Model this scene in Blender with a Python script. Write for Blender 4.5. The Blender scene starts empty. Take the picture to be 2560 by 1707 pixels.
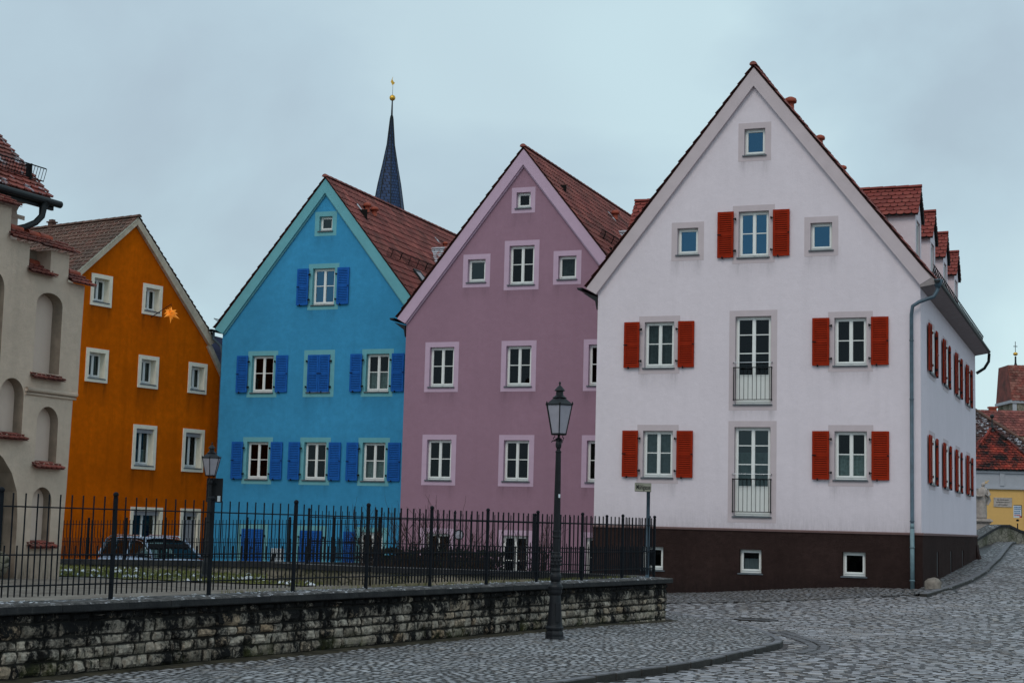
import bpy, math, random
from math import sin, cos, tan, pi, radians as R, sqrt, atan2, hypot
from mathutils import Vector, Matrix, noise
random.seed(7)
S = bpy.context.scene
COL = S.collection

# ------------------------------------------------------------------ materials
def srgb(r, g, b):
    f = lambda c: c/12.92 if c <= .04045 else ((c+.055)/1.055)**2.4
    return (f(r/255), f(g/255), f(b/255), 1)

class NT:
    def __init__(s, name):
        s.m = bpy.data.materials.new(name); s.m.use_nodes = True
        s.t = s.m.node_tree; s.t.nodes.clear()
        s.out = s.n('ShaderNodeOutputMaterial'); s.b = s.n('ShaderNodeBsdfPrincipled')
        s.l(s.b.outputs[0], s.out.inputs[0])
        s.tc = s.n('ShaderNodeTexCoord')
    def n(s, ty, **k):
        x = s.t.nodes.new(ty)
        for a, v in k.items(): setattr(x, a, v)
        return x
    def l(s, a, b): s.t.links.new(a, b)
    def mapping(s, scale=(1,1,1), rot=(0,0,0), src='Object'):
        m = s.n('ShaderNodeMapping'); m.inputs['Scale'].default_value = scale; m.inputs['Rotation'].default_value = rot
        s.l(s.tc.outputs[src], m.inputs[0]); return m.outputs[0]
    def noise(s, scale, detail=4, rough=.55, vec=None, dist=0):
        x = s.n('ShaderNodeTexNoise'); x.inputs['Scale'].default_value = scale; x.inputs['Detail'].default_value = detail
        x.inputs['Roughness'].default_value = rough; x.inputs['Distortion'].default_value = dist
        s.l(vec if vec is not None else s.tc.outputs['Object'], x.inputs['Vector']); return x.outputs[0]
    def ramp(s, fac, stops):
        x = s.n('ShaderNodeValToRGB'); e = x.color_ramp.elements
        while len(e) < len(stops): e.new(.5)
        for i, (p, c) in enumerate(stops):
            e[i].position = p
            e[i].color = c if isinstance(c, (tuple, list)) else (c, c, c, 1)
        s.l(fac, x.inputs[0]); return x.outputs[0]
    def mix(s, fac, a, b, mode='MIX'):
        x = s.n('ShaderNodeMix', data_type='RGBA', blend_type=mode)
        for sock, v in ((x.inputs[0], fac), (x.inputs[6], a), (x.inputs[7], b)):
            if hasattr(v, 'links') or hasattr(v, 'is_linked'): s.l(v, sock)
            else: sock.default_value = v
        return x.outputs[2]
    def math(s, op, a, b=0.0):
        x = s.n('ShaderNodeMath', operation=op)
        for sock, v in ((x.inputs[0], a), (x.inputs[1], b)):
            if hasattr(v, 'is_linked'): s.l(v, sock)
            else: sock.default_value = v
        return x.outputs[0]
    def sep(s, vec=None):
        x = s.n('ShaderNodeSeparateXYZ'); s.l(vec if vec is not None else s.tc.outputs['Object'], x.inputs[0]); return x.outputs
    def bump(s, h, strength=.3, dist=.02, chain=None):
        x = s.n('ShaderNodeBump'); x.inputs['Strength'].default_value = strength; x.inputs['Distance'].default_value = dist
        s.l(h, x.inputs['Height'])
        if chain is not None: s.l(chain, x.inputs['Normal'])
        s.l(x.outputs[0], s.b.inputs['Normal']); return x.outputs[0]
    def set(s, col=None, rough=.8, spec=.3, metal=0):
        if col is not None:
            if hasattr(col, 'is_linked'): s.l(col, s.b.inputs['Base Color'])
            else: s.b.inputs['Base Color'].default_value = col
        if hasattr(rough, 'is_linked'): s.l(rough, s.b.inputs['Roughness'])
        else: s.b.inputs['Roughness'].default_value = rough
        s.b.inputs['Specular IOR Level'].default_value = spec; s.b.inputs['Metallic'].default_value = metal
        return s.m
    def attr(s, name):
        x = s.n('ShaderNodeAttribute'); x.attribute_name = name; return x.outputs['Fac']

def sc(c, k): return (min(1, c[0]*k), min(1, c[1]*k), min(1, c[2]*k), 1)

def stucco(name, col, dark=.72, var=.12, stain=None, bs=.25, streak=.3):
    t = NT(name)
    n1 = t.noise(.55, 5, .6); n2 = t.noise(5, 5, .65); n3 = t.noise(90, 3, .6)
    st = t.noise(1.6, 5, .6, t.mapping((2.2, 2.2, .18)))
    c = t.mix(t.ramp(n1, [(.3, 0.0), (.7, 1.0)]), sc(col, 1-var), sc(col, 1+var*.6))
    c = t.mix(t.ramp(n2, [(.35, 0.0), (.70, .55)]), c, sc(col, 1-var*1.6))
    c = t.mix(t.ramp(t.noise(1.7, 6, .7), [(.52, 0.0), (.72, .5)]), c, sc(col, 1-var*1.8))
    c = t.mix(t.ramp(st, [(.50, 0.0), (.8, streak)]), c, sc(col, dark))
    sa = t.attr('stain')
    c = t.mix(t.math('MULTIPLY', sa, t.ramp(t.noise(7, 5, .7, t.mapping((2.5, 2.5, .35))), [(.3, .25), (.7, 1.0)])), c, stain or sc(col, .3))
    t.bump(t.math('ADD', n3, t.math('MULTIPLY', n2, 1.6)), bs*1.5, .02)
    return t.set(c, .92, .06)

def plain(name, col, rough=.6, spec=.35, var=.15, scale=6, bump=.0, metal=0):
    t = NT(name)
    n = t.noise(scale, 5, .6)
    c = t.mix(t.ramp(n, [(.3, 0.0), (.72, 1.0)]), sc(col, 1-var), sc(col, 1+var))
    if bump: t.bump(t.noise(scale*9, 3), bump, .01)
    return t.set(c, rough, spec, metal)

def tile_mat(name, cols, lichen=(.05,.05,.045,1), lf=.35, snow=0.0):
    t = NT(name)
    g = t.n('ShaderNodeNewGeometry')
    c = t.ramp(g.outputs['Random Per Island'], [(i/(len(cols)-1), k) for i, k in enumerate(cols)])
    n = t.noise(1.1, 6, .65); n2 = t.noise(9, 4, .7)
    c = t.mix(t.math('MULTIPLY', t.ramp(n, [(.38, 0.0), (.68, lf)]), t.ramp(n2, [(.25, .4), (.6, 1.0)])), c, lichen)
    if snow:
        sn = t.ramp(t.noise(3.2, 5, .75), [(1-snow-.06, 0.0), (1-snow, 1.0)])
        c = t.mix(sn, c, (.42, .43, .48, 1))
    t.bump(n2, .35, .01)
    return t.set(c, .78, .25)

def glass(name, refl, tint=(.75,.85,.95,1), see=(.42, .48, .48, 1)):
    # clear window glass: mostly see-through into the dark room, part mirror
    t = NT(name); t.t.nodes.remove(t.b)
    tr = t.n('ShaderNodeBsdfTransparent'); tr.inputs[0].default_value = see
    gl = t.n('ShaderNodeBsdfGlossy'); gl.inputs[0].default_value = tint; gl.inputs['Roughness'].default_value = .03
    mx = t.n('ShaderNodeMixShader')
    lw = t.n('ShaderNodeLayerWeight'); lw.inputs[0].default_value = .25
    f = t.math('ADD', t.math('MULTIPLY', lw.outputs['Fresnel'], .55), refl)
    t.l(f, mx.inputs[0]); t.l(tr.outputs[0], mx.inputs[1]); t.l(gl.outputs[0], mx.inputs[2])
    bp = t.n('ShaderNodeBump'); bp.inputs['Strength'].default_value = .06; bp.inputs['Distance'].default_value = .02
    t.l(t.noise(3, 2), bp.inputs['Height']); t.l(bp.outputs[0], gl.inputs['Normal'])
    t.l(mx.outputs[0], t.out.inputs[0]); return t.m

M = {}
M['white_wall'] = stucco('white_render', (.80, .71, .765, 1), .8, .05, (.27,.24,.25,1))
M['white_trim'] = plain('pale_mauve_trim_paint', (.58, .49, .515, 1), .85, .2, .05, 3, .1)
M['plinth'] = stucco('brown_plinth_render', (.056, .033, .030, 1), .6, .3, (.02,.015,.015,1), .9)
M['plinth_cap'] = plain('plinth_cap_paint', (.17, .105, .10, 1), .8, .2, .1)
M['pink_wall'] = stucco('mauve_render', (.36, .212, .28, 1), .8, .08, (.13,.08,.1,1))
M['pink_trim'] = plain('pale_pink_trim_paint', (.56, .40, .52, 1), .85, .2, .05, 3, .1)
M['blue_wall'] = stucco('blue_render', (.055, .32, .58, 1), .72, .15, (.03,.12,.2,1))
M['blue_trim'] = plain('turquoise_trim_paint', (.15, .41, .47, 1), .85, .2, .08, 3, .1)
M['orange_wall'] = stucco('orange_render', (.70, .138, .001, 1), .5, .24, (.13, .036, .004, 1), streak=.6)
M['cream'] = plain('cream_paint', (.86, .79, .65, 1), .8, .2, .08, 4, .1)
M['tower_wall'] = stucco('grey_beige_lime_render', (.78, .61, .485, 1), .62, .13, (.15,.12,.09,1), .8)
M['verge'] = plain('aged_cream_verge_board', (.52, .44, .34, 1), .9, .1, .25, 4)
M['niche'] = stucco('pinkish_niche_render', (.72, .56, .47, 1), .85, .06, (.3,.25,.22,1))
M['frame'] = plain('white_window_paint', (.84, .85, .83, 1), .45, .4, .03)
M['shut_red'] = plain('rust_red_shutter_paint', (.29, .020, .004, 1), .7, .12, .2, 3)
M['shut_blue'] = plain('blue_shutter_paint', (.012, .11, .42, 1), .7, .12, .2, 3)
M['iron'] = plain('black_ironwork_and_slat_shade', (.007, .008, .010, 1), .7, .15, .3, 9, .3)
M['fence_iron'] = plain('anthracite_fence_paint', (.006, .008, .012, 1), .7, .15, .35, 12, .2)
M['lamp_iron'] = plain('dark_cast_iron_paint', (.009, .010, .013, 1), .5, .3, .25, 14, .2)
M['zinc'] = plain('weathered_zinc', (.06, .10, .135, 1), .5, .5, .3, 5, .1)
M['zinc_pale'] = plain('pale_zinc_pipe', (.15, .23, .26, 1), .5, .5, .25, 5, .1)
M['gutter'] = plain('dark_gutter_metal', (.010, .013, .015, 1), .5, .3, .3, 5)
M['soffit'] = plain('eave_soffit_paint', (.30, .26, .26, 1), .9, .15, .1, 4)
M['sill'] = plain('grey_metal_sill', (.12, .14, .16, 1), .5, .4, .2, 5)
M['glass_dark'] = glass('window_glass_dark', .012)
M['glass_mid'] = glass('window_glass', .05, (.6,.75,.8,1))
M['glass_sky'] = glass('window_glass_mirroring_sky', .22, (.18,.45,.75,1))
M['curtain'] = plain('net_curtain_cloth', (.5, .6, .58, 1), .9, .1, .3, 12)
M['curtain_dark'] = plain('dark_blind_cloth', (.16, .2, .2, 1), .9, .1, .4, 6)
M['roller'] = plain('grey_roller_shutter', (.38, .37, .39, 1), .6, .3, .08)
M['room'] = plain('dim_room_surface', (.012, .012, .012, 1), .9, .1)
M['clay'] = plain('terracotta_clay', (.32, .07, .04, 1), .7, .3, .25, 7)
M['snow'] = plain('old_snow', (.52, .54, .58, 1), .7, .2, .1)
M['gold'] = plain('gilded_metal', (.75, .42, .06, 1), .35, .5, .2, 3, metal=.8)
RED = [(.17,.048,.044,1), (.27,.08,.07,1), (.21,.06,.054,1), (.33,.11,.09,1), (.25,.072,.062,1), (.15,.055,.05,1)]
M['tiles'] = tile_mat('red_clay_roof_tiles', RED, (.05,.03,.026,1), .8)
M['tiles_bright'] = tile_mat('red_beaver_tail_tiles', [(.20,.038,.032,1), (.28,.062,.05,1), (.23,.045,.038,1), (.31,.08,.062,1)], (.1,.05,.045,1), .35)
M['tiles_gate'] = tile_mat('weathered_red_tiles', [(.22,.05,.04,1), (.30,.08,.06,1), (.20,.06,.05,1), (.33,.14,.11,1), (.25,.06,.05,1)], (.03,.025,.022,1), .9, .0)
M['tiles_gate_snow'] = tile_mat('weathered_red_tiles_with_snow', [(.22,.05,.04,1), (.30,.08,.06,1), (.16,.06,.05,1)], (.03,.025,.022,1), .9, .36)
M['tiles_old'] = tile_mat('old_brown_lichen_tiles', [(.10,.045,.033,1), (.16,.07,.05,1), (.12,.06,.045,1), (.19,.1,.075,1), (.09,.05,.04,1)], (.055,.055,.045,1), .75)
M['tiles_snow'] = tile_mat('dark_tiles_with_snow', [(.05,.03,.03,1), (.09,.04,.035,1), (.06,.035,.035,1)], (.02,.02,.02,1), .7, .40)
M['tiles_snow_red'] = tile_mat('red_tiles_with_snow', RED, (.1,.05,.04,1), .4, .5)
M['tiles_chapel'] = tile_mat('bright_red_and_black_tiles', [(.30,.035,.022,1), (.40,.07,.04,1), (.24,.035,.025,1), (.08,.02,.018,1)], (.012,.01,.01,1), 1.9)
M['slate'] = None
t = NT('blue_grey_slate')
br = t.n('ShaderNodeTexBrick'); br.inputs['Scale'].default_value = 1; br.inputs['Brick Width'].default_value = .34; br.inputs['Row Height'].default_value = .3
br.inputs['Mortar Size'].default_value = .03; br.inputs['Color1'].default_value = (.022,.048,.12,1); br.inputs['Color2'].default_value = (.035,.07,.165,1); br.inputs['Mortar'].default_value = (.004,.006,.014,1)
cx = t.n('ShaderNodeCombineXYZ'); so = t.sep(); t.l(t.math('ADD', so[0], so[1]), cx.inputs[0]); t.l(so[2], cx.inputs[1]); t.l(cx.outputs[0], br.inputs['Vector'])
M['slate'] = t.set(t.mix(t.ramp(t.noise(.4, 4), [(.4, 0.0), (.7, .5)]), br.outputs[0], (.008,.016,.04,1)), .6, .25)

# limestone blocks with black run-off and moss
t = NT('stained_limestone_blocks')
g = t.n('ShaderNodeNewGeometry'); so = t.sep()
c = t.ramp(g.outputs['Random Per Island'], [(0, (.30,.245,.19,1)), (.3, (.55,.46,.37,1)), (.6, (.43,.365,.30,1)), (.82, (.70,.60,.49,1)), (1, (.52,.36,.23,1))])
n1 = t.noise(2.2, 6, .7, t.mapping((1, 1, .8))); n2 = t.noise(22, 6, .75); n3 = t.noise(3.2, 7, .78, t.mapping((1.1, 1, .75)))
c = t.mix(t.ramp(n2, [(.38, .0), (.66, .75)]), c, (.13,.115,.09,1))
hz = t.ramp(so[2], [(.0, .40), (.35, .22), (.62, .58), (.72, .85)])
blk = t.ramp(t.math('ADD', t.math('ADD', n3, t.math('MULTIPLY', n2, .25)), t.math('MULTIPLY', hz, .32)), [(.66, 0.0), (.79, 1.0)])
c = t.mix(blk, c, (.010,.009,.009,1))
c = t.mix(t.ramp(t.math('ADD', t.attr('stain'), t.math('MULTIPLY', n2, 1.1)), [(.95, 0.0), (1.45, .85)]), c, (.012,.011,.010,1))
ms = t.math('MULTIPLY', t.ramp(n1, [(.50, 0.0), (.62, 1.0)]), t.ramp(so[2], [(.05, 1.0), (.32, 0.0)]))
c = t.mix(t.math('MULTIPLY', ms, .75), c, (.075,.08,.018,1))
t.bump(t.math('ADD', t.noise(14, 6, .75), t.math('MULTIPLY', n2, .4)), 1.0, .035)
M['stone'] = t.set(c, .9, .2)
t = NT('dark_weathered_coping'); so = t.sep(); g = t.n('ShaderNodeNewGeometry'); gs = t.sep(g.outputs['Normal'])
n2 = t.noise(16, 6, .7); n1 = t.noise(3, 5, .6)
c = t.mix(t.ramp(n1, [(.3, 0.0), (.7, 1.0)]), (.010,.010,.012,1), (.034,.033,.033,1))
c = t.mix(t.ramp(t.noise(2.6, 6, .7, t.mapping((3, 3, .3))), [(.62, .0), (.75, .6)]), c, (.10,.095,.085,1))
top = t.ramp(gs[2], [(.5, 0.0), (.8, 1.0)])
c = t.mix(t.math('MULTIPLY', top, t.ramp(n2, [(.40, .0), (.6, .9)])), c, (.14,.13,.125,1))
c = t.mix(t.math('MULTIPLY', top, t.ramp(t.noise(8, 6, .7), [(.57, .0), (.63, 1.0)])), c, (.46,.46,.50,1))
t.bump(n2, .9, .02); M['coping'] = t.set(c, .8, .3)
t = NT('rubble_masonry_mortar'); M['mortar'] = t.set(t.mix(t.noise(9), (.010,.009,.008,1), (.04,.035,.03,1)), .95, .1)
t = NT('mossy_parapet_masonry')
v = t.n('ShaderNodeTexVoronoi', feature='DISTANCE_TO_EDGE'); v.inputs['Scale'].default_value = 3.2; t.l(t.mapping((1,1,1.8)), v.inputs['Vector'])
c = t.mix(t.ramp(v.outputs[0], [(.01, 0.0), (.05, 1.0)]), (.05,.045,.035,1), t.mix(t.noise(2.5, 6, .7), (.12,.11,.09,1), (.40,.35,.28,1)))
c = t.mix(t.ramp(t.noise(1.1, 5), [(.45, 0.0), (.6, .6)]), c, (.045,.05,.02,1)); t.bump(v.outputs[0], .6, .05)
M['rubble'] = t.set(c, .95, .1)

def setts(name, kind, c1, c2, joint, w, h, rot, dirt=.5, patch=None):
    t = NT(name)
    mp = t.n('ShaderNodeMapping'); mp.inputs['Rotation'].default_value = (0, 0, rot)
    geo = t.n('ShaderNodeNewGeometry')
    wob = t.n('ShaderNodeTexNoise'); wob.inputs['Scale'].default_value = .35; wob.inputs['Detail'].default_value = 2; t.l(geo.outputs['Position'], wob.inputs['Vector'])
    wob2 = t.n('ShaderNodeTexNoise'); wob2.inputs['Scale'].default_value = 5; wob2.inputs['Detail'].default_value = 3; t.l(geo.outputs['Position'], wob2.inputs['Vector'])
    va = t.n('ShaderNodeVectorMath', operation='MULTIPLY_ADD'); t.l(wob.outputs['Color'], va.inputs[0]); va.inputs[1].default_value = (2.4, 2.4, 0); t.l(geo.outputs['Position'], va.inputs[2])
    vb = t.n('ShaderNodeVectorMath', operation='MULTIPLY_ADD'); t.l(wob2.outputs['Color'], vb.inputs[0]); vb.inputs[1].default_value = (.09, .09, 0); t.l(va.outputs[0], vb.inputs[2])
    t.l(vb.outputs[0], mp.inputs[0])
    if kind == 'brick':
        b = t.n('ShaderNodeTexBrick'); b.inputs['Scale'].default_value = 1; b.inputs['Brick Width'].default_value = w; b.inputs['Row Height'].default_value = h
        b.inputs['Mortar Size'].default_value = .013; b.inputs['Mortar Smooth'].default_value = .6; b.inputs['Bias'].default_value = 0
        b.inputs['Color1'].default_value = c1; b.inputs['Color2'].default_value = c2; b.inputs['Mortar'].default_value = joint
        t.l(mp.outputs[0], b.inputs['Vector']); c = b.outputs['Color']; hgt = t.math('SUBTRACT', 1.0, b.outputs['Fac'])
    else:
        b = t.n('ShaderNodeTexVoronoi', feature='DISTANCE_TO_EDGE'); b.inputs['Scale'].default_value = 1/w; b.inputs['Randomness'].default_value = .55
        b2 = t.n('ShaderNodeTexVoronoi'); b2.inputs['Scale'].default_value = 1/w; b2.inputs['Randomness'].default_value = .55
        t.l(mp.outputs[0], b.inputs['Vector']); t.l(mp.outputs[0], b2.inputs['Vector'])
        hgt = t.ramp(b.outputs[0], [(.02, 0.0), (.16, 1.0)])
        sx = t.n('ShaderNodeSeparateXYZ'); t.l(b2.outputs['Color'], sx.inputs[0])
        c = t.mix(hgt, joint, t.mix(sx.outputs[0], c1, c2))
    P = geo.outputs['Position']
    big = t.noise(.35, 6, .65, P); mid = t.noise(2.3, 6, .75, P)
    c = t.mix(t.ramp(big, [(.35, 0.0), (.7, dirt)]), c, sc(c1, .45))
    c = t.mix(t.ramp(mid, [(.48, 0.0), (.62, .75)]), c, joint)
    c = t.mix(t.ramp(t.noise(5.5, 5, .75, P), [(.54, 0.0), (.68, .75)]), c, sc(c2, 1.75))
    c = t.mix(t.ramp(t.noise(.9, 5, .7, P), [(.58, 0.0), (.74, .5)]), c, (.085,.062,.045,1))
    wht = t.math('MULTIPLY', t.ramp(t.noise(11, 5, .75, P), [(.62, 0.0), (.68, .9)]), t.ramp(t.noise(.22, 3, .5, P), [(.48, 0.0), (.6, 1.0)]))
    c = t.mix(wht, c, (.42,.42,.46,1))
    t.bump(t.math('ADD', hgt, t.math('MULTIPLY', mid, .8)), .9, .03)
    t.set(c, .55, .45); return t.m
M['road'] = setts('granite_sett_paving', 'brick', (.04,.037,.04,1), (.075,.068,.075,1), (.022,.017,.016,1), .24, .15, R(18))
M['walk'] = setts('small_cobble_paving', 'vor', (.04,.038,.04,1), (.075,.07,.075,1), (.026,.021,.018,1), .105, .1, .3, .4)
M['fore'] = setts('forecourt_cobbles', 'vor', (.035,.034,.036,1), (.07,.066,.07,1), (.016,.013,.012,1), .125, .1, .1, .55)
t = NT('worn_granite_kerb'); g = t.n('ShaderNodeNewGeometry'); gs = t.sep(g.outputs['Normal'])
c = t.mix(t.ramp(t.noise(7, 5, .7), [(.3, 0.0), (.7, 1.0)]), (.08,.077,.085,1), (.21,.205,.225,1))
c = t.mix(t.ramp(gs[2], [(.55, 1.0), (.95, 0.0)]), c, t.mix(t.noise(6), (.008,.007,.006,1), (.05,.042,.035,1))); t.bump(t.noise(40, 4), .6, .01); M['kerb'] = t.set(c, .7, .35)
t = NT('winter_grass_with_snow'); g = t.n('ShaderNodeNewGeometry'); P = g.outputs['Position']
c = t.mix(t.ramp(t.noise(1.8, 6, .7, P), [(.35, 0.0), (.65, 1.0)]), (.09,.085,.022,1), (.20,.20,.05,1))
c = t.mix(t.ramp(t.noise(8, 5, .7, P), [(.5, 0.0), (.7, .7)]), c, (.10,.08,.045,1))
sn = t.ramp(t.noise(3.4, 7, .72, P), [(.56, 0.0), (.61, 1.0)])
c = t.mix(sn, c, (.6,.62,.66,1)); t.bump(t.noise(30, 4, .8, P), 1, .06); M['grass'] = t.set(c, .95, .1)
t = NT('trodden_earth_path'); g = t.n('ShaderNodeNewGeometry'); P = g.outputs['Position']
c = t.mix(t.ramp(t.noise(2.2, 6, .7, P), [(.35, 0.0), (.7, 1.0)]), (.12,.10,.085,1), (.30,.27,.24,1))
c = t.mix(t.ramp(t.noise(3.4, 7, .7, P), [(.64, 0.0), (.68, .8)]), c, (.5,.5,.54,1)); t.bump(t.noise(20, 5, .8, P), .8, .04); M['earth'] = t.set(c, .95, .1)
M['blade'] = plain('grass_blade', (.14,.15,.04,1), .8, .2, .4, 4)
M['twig'] = plain('bare_twig_bark', (.045,.028,.022,1), .9, .1, .4, 4)
M['evergreen'] = plain('dark_evergreen_leaf', (.018,.026,.016,1), .8, .2, .5, 3)
M['hill'] = plain('distant_wooded_hill', (.022,.026,.045,1), 1, 0, .45, .15)
M['yellow'] = stucco('ochre_yellow_render', (.74,.45,.16,1), .85, .06)
M['greytrim'] = plain('grey_white_moulding_paint', (.40,.41,.45,1), .85, .2, .06, 3)
M['guard'] = plain('worn_limestone', (.22,.19,.165,1), .9, .1, .35, 8, .6)
M['dark_edge'] = plain('dark_tile_edge', (.05,.022,.02,1), .8, .2, .2)
M['reveal'] = plain('dirty_shaded_reveal', (.27,.215,.17,1), .9, .1, .25, 3)  # brownish dirt, with recess shade painted in for contrast under even light
M['statue'] = plain('weathered_sandstone', (.42,.37,.34,1), .9, .1, .28, 6, .6)
M['dark_sign_and_shade'] = plain('black_metal_and_passage_shade', (.008,.009,.012,1), .5, .3, .2)
M['lamp_glass'] = plain('frosted_lamp_glass', (.36,.345,.40,1), .35, .5, .12, 6)
M['ivory'] = plain('ivory_sign_enamel', (.29,.28,.22,1), .5, .4, .12, 5)
M['ink'] = plain('black_letter_paint', (.01,.01,.01,1), .6, .3, .1)
M['poster'] = plain('white_poster', (.6,.66,.72,1), .6, .3, .08)
M['poster_blue'] = plain('blue_print', (.04,.16,.36,1), .6, .3)
M['poster_red'] = plain('red_print', (.5,.03,.04,1), .6, .3)
M['star'] = plain('orange_translucent_plastic', (.85,.30,.03,1), .5, .3, .15, 6)
M['star'].node_tree.nodes['Principled BSDF'].inputs['Emission Color'].default_value = (1, .32, .03, 1)
M['star'].node_tree.nodes['Principled BSDF'].inputs['Emission Strength'].default_value = .28
M['car_silver'] = plain('silver_blue_car_paint', (.30,.40,.55,1), .45, .3, .04)
M['car_teal'] = plain('dark_teal_car_paint', (.012,.035,.05,1), .25, .6, .04, metal=.3)
M['car_glass'] = glass('car_glass', .2, (.5,.75,.75,1), (.03,.04,.04,1))
M['chrome'] = plain('bright_trim_metal', (.75,.77,.8,1), .25, .6, .02, metal=.9)
M['rubber'] = plain('tyre_rubber', (.015,.015,.016,1), .8, .3)
M['lamp_red'] = plain('red_tail_lens', (.35,.01,.01,1), .3, .5)
M['bronze'] = plain('cast_iron_cover', (.05,.045,.045,1), .6, .5, .4, 30, .6)

# ------------------------------------------------------------------ mesh helpers
class MB:
    def __init__(s): s.v = []; s.f = []; s.m = []; s.st = None
    def add(s, vs, fs, mi=0):
        o = len(s.v); s.v += [tuple(p) for p in vs]; s.f += [tuple(i+o for i in f) for f in fs]; s.m += [mi]*len(fs)
    def box(s, x0, x1, y0, y1, z0, z1, mi=0, M4=None):
        vs = [Vector((x, y, z)) for z in (z0, z1) for y in (y0, y1) for x in (x0, x1)]
        if M4 is not None: vs = [M4 @ p for p in vs]
        s.add(vs, [(0,2,3,1), (4,5,7,6), (0,1,5,4), (2,6,7,3), (0,4,6,2), (1,3,7,5)], mi)
    def bbox(s, x0, x1, y0, y1, z0, z1, b=.01, mi=0, M4=None):
        # box with chamfered front/back vertical and horizontal edges (8x3 verts)
        vs = []
        for z, d in ((z0, b), (z0+b, 0), (z1-b, 0), (z1, b)):
            for (x, y) in ((x0+d, y0+b), (x0+b, y0+d), (x1-b, y0+d), (x1-d, y0+b), (x1-d, y1-b), (x1-b, y1-d), (x0+b, y1-d), (x0+d, y1-b)):
                p = Vector((x, y, z)); vs.append(M4 @ p if M4 is not None else p)
        fs = [tuple(range(7, -1, -1)), tuple(range(24, 32))]
        for r in range(3):
            for k in range(8): fs.append((r*8+k, r*8+(k+1) % 8, r*8+8+(k+1) % 8, r*8+8+k))
        s.add(vs, fs, mi)
    def quad(s, a, b, c, d, mi=0): s.add([a, b, c, d], [(0,1,2,3)], mi)
    def prism(s, pts, y0, y1, mi=0):  # polygon in x,z extruded in y
        n = len(pts); vs = [(x, y0, z) for x, z in pts]+[(x, y1, z) for x, z in pts]
        s.add(vs, [tuple(range(n)), tuple(range(2*n-1, n-1, -1))]+[(i, i+n, (i+1) % n+n, (i+1) % n) for i in range(n)], mi)
    def tube(s, pts, r, seg=8, mi=0, cap=True):
        pts = [Vector(p) for p in pts]; rs = r if isinstance(r, (list, tuple)) else [r]*len(pts); vs = []; fs = []
        up = None
        for i, p in enumerate(pts):
            d = (pts[min(i+1, len(pts)-1)]-pts[max(i-1, 0)]).normalized()
            if up is None or abs(d.dot(up)) > .98: up = Vector((0, 0, 1)) if abs(d.z) < .9 else Vector((1, 0, 0))
            a = d.cross(up).normalized(); b = d.cross(a)
            for k in range(seg):
                w = 2*pi*k/seg; vs.append(p+a*cos(w)*rs[i]+b*sin(w)*rs[i])
        for i in range(len(pts)-1):
            for k in range(seg): fs.append((i*seg+k, i*seg+(k+1) % seg, (i+1)*seg+(k+1) % seg, (i+1)*seg+k))
        if cap: fs += [tuple(range(seg)), tuple(range(len(pts)*seg-1, (len(pts)-1)*seg-1, -1))]
        s.add(vs, fs, mi)
    def lathe(s, prof, seg=24, c=(0,0,0), mi=0, flute=0, twist=0):
        vs = []; fs = []
        for r, z in prof:
            for k in range(seg):
                w = 2*pi*k/seg+twist; q = r*(1-flute*(k % 2)) if flute else r
                vs.append((c[0]+q*cos(w), c[1]+q*sin(w), c[2]+z))
        for i in range(len(prof)-1):
            for k in range(seg): fs.append((i*seg+k, i*seg+(k+1) % seg, (i+1)*seg+(k+1) % seg, (i+1)*seg+k))
        fs += [tuple(range(seg-1, -1, -1)), tuple(range((len(prof)-1)*seg, len(prof)*seg))]
        s.add(vs, fs, mi)
    def sphere(s, c, r, seg=14, rings=8, mi=0, sz=1):
        s.lathe([(max(.0005, r*sin(pi*i/rings)), -r*cos(pi*i/rings)*sz) for i in range(rings+1)], seg, c, mi)
    def build(s, name, mats, parent=None, loc=(0,0,0), rz=0, smooth=False, rot=None):
        me = bpy.data.meshes.new(name); me.from_pydata(s.v, [], s.f)
        for m in (mats if isinstance(mats, (list, tuple)) else [mats]): me.materials.append(m)
        if any(s.m): me.polygons.foreach_set('material_index', s.m)
        if s.st is not None:
            a = me.attributes.new('stain', 'FLOAT', 'POINT'); a.data.foreach_set('value', s.st)
        if smooth: me.polygons.foreach_set('use_smooth', [True]*len(me.polygons))
        me.update()
        o = bpy.data.objects.new(name, me); COL.objects.link(o)
        o.location = loc; o.rotation_euler = rot if rot else (0, 0, rz)
        if parent is not None: o.parent = parent
        return o

def empty(name, loc, rz=0, label=None, cat=None, group=None):
    o = bpy.data.objects.new(name, None); o.empty_display_size = .3; COL.objects.link(o); o.location = loc; o.rotation_euler = (0, 0, rz)
    return tag(o, label, cat, group)
def tag(o, label=None, cat=None, group=None, kind=None):
    for k, v in (('label', label), ('category', cat), ('group', group), ('kind', kind)):
        if v: o[k] = v
    return o
def inst(src, parent, loc, rz=0, label=None):
    c = src.copy(); COL.objects.link(c); c.parent = parent; c.location = loc; c.rotation_euler = (0, 0, rz)
    if label: c['label'] = label
    elif 'label' in c.keys(): del c['label']
    return c

# ------------------------------------------------------------------ terrain height
TU = Vector((cos(R(-21.07)), sin(R(-21.07)))); TV = Vector((-TU.y, TU.x)); WO = Vector((2.2591, 41.921))
def sst(a, b, x):
    t = max(0, min(1, (x-a)/(b-a))); return t*t*(3-2*t)
def lerpt(x, tab):
    if x <= tab[0][0]: return tab[0][1]
    for (a, p), (b, q) in zip(tab, tab[1:]):
        if x <= b: return p+(q-p)*(x-a)/(b-a)
    return tab[-1][1]
def H(x, y):
    d = Vector((x, y))-WO; u = d.dot(TU); v = d.dot(TV)
    g = lerpt(v, [(-14, 0), (-8, .07), (-3, .2), (0, .35), (2.5, .42), (9, .64), (16.3, .90), (20, 1.15), (24, 1.41), (30, 1.47), (40, 1.3), (60, 1.0)])
    return g*sst(1.2, 7.6, u)

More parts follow.
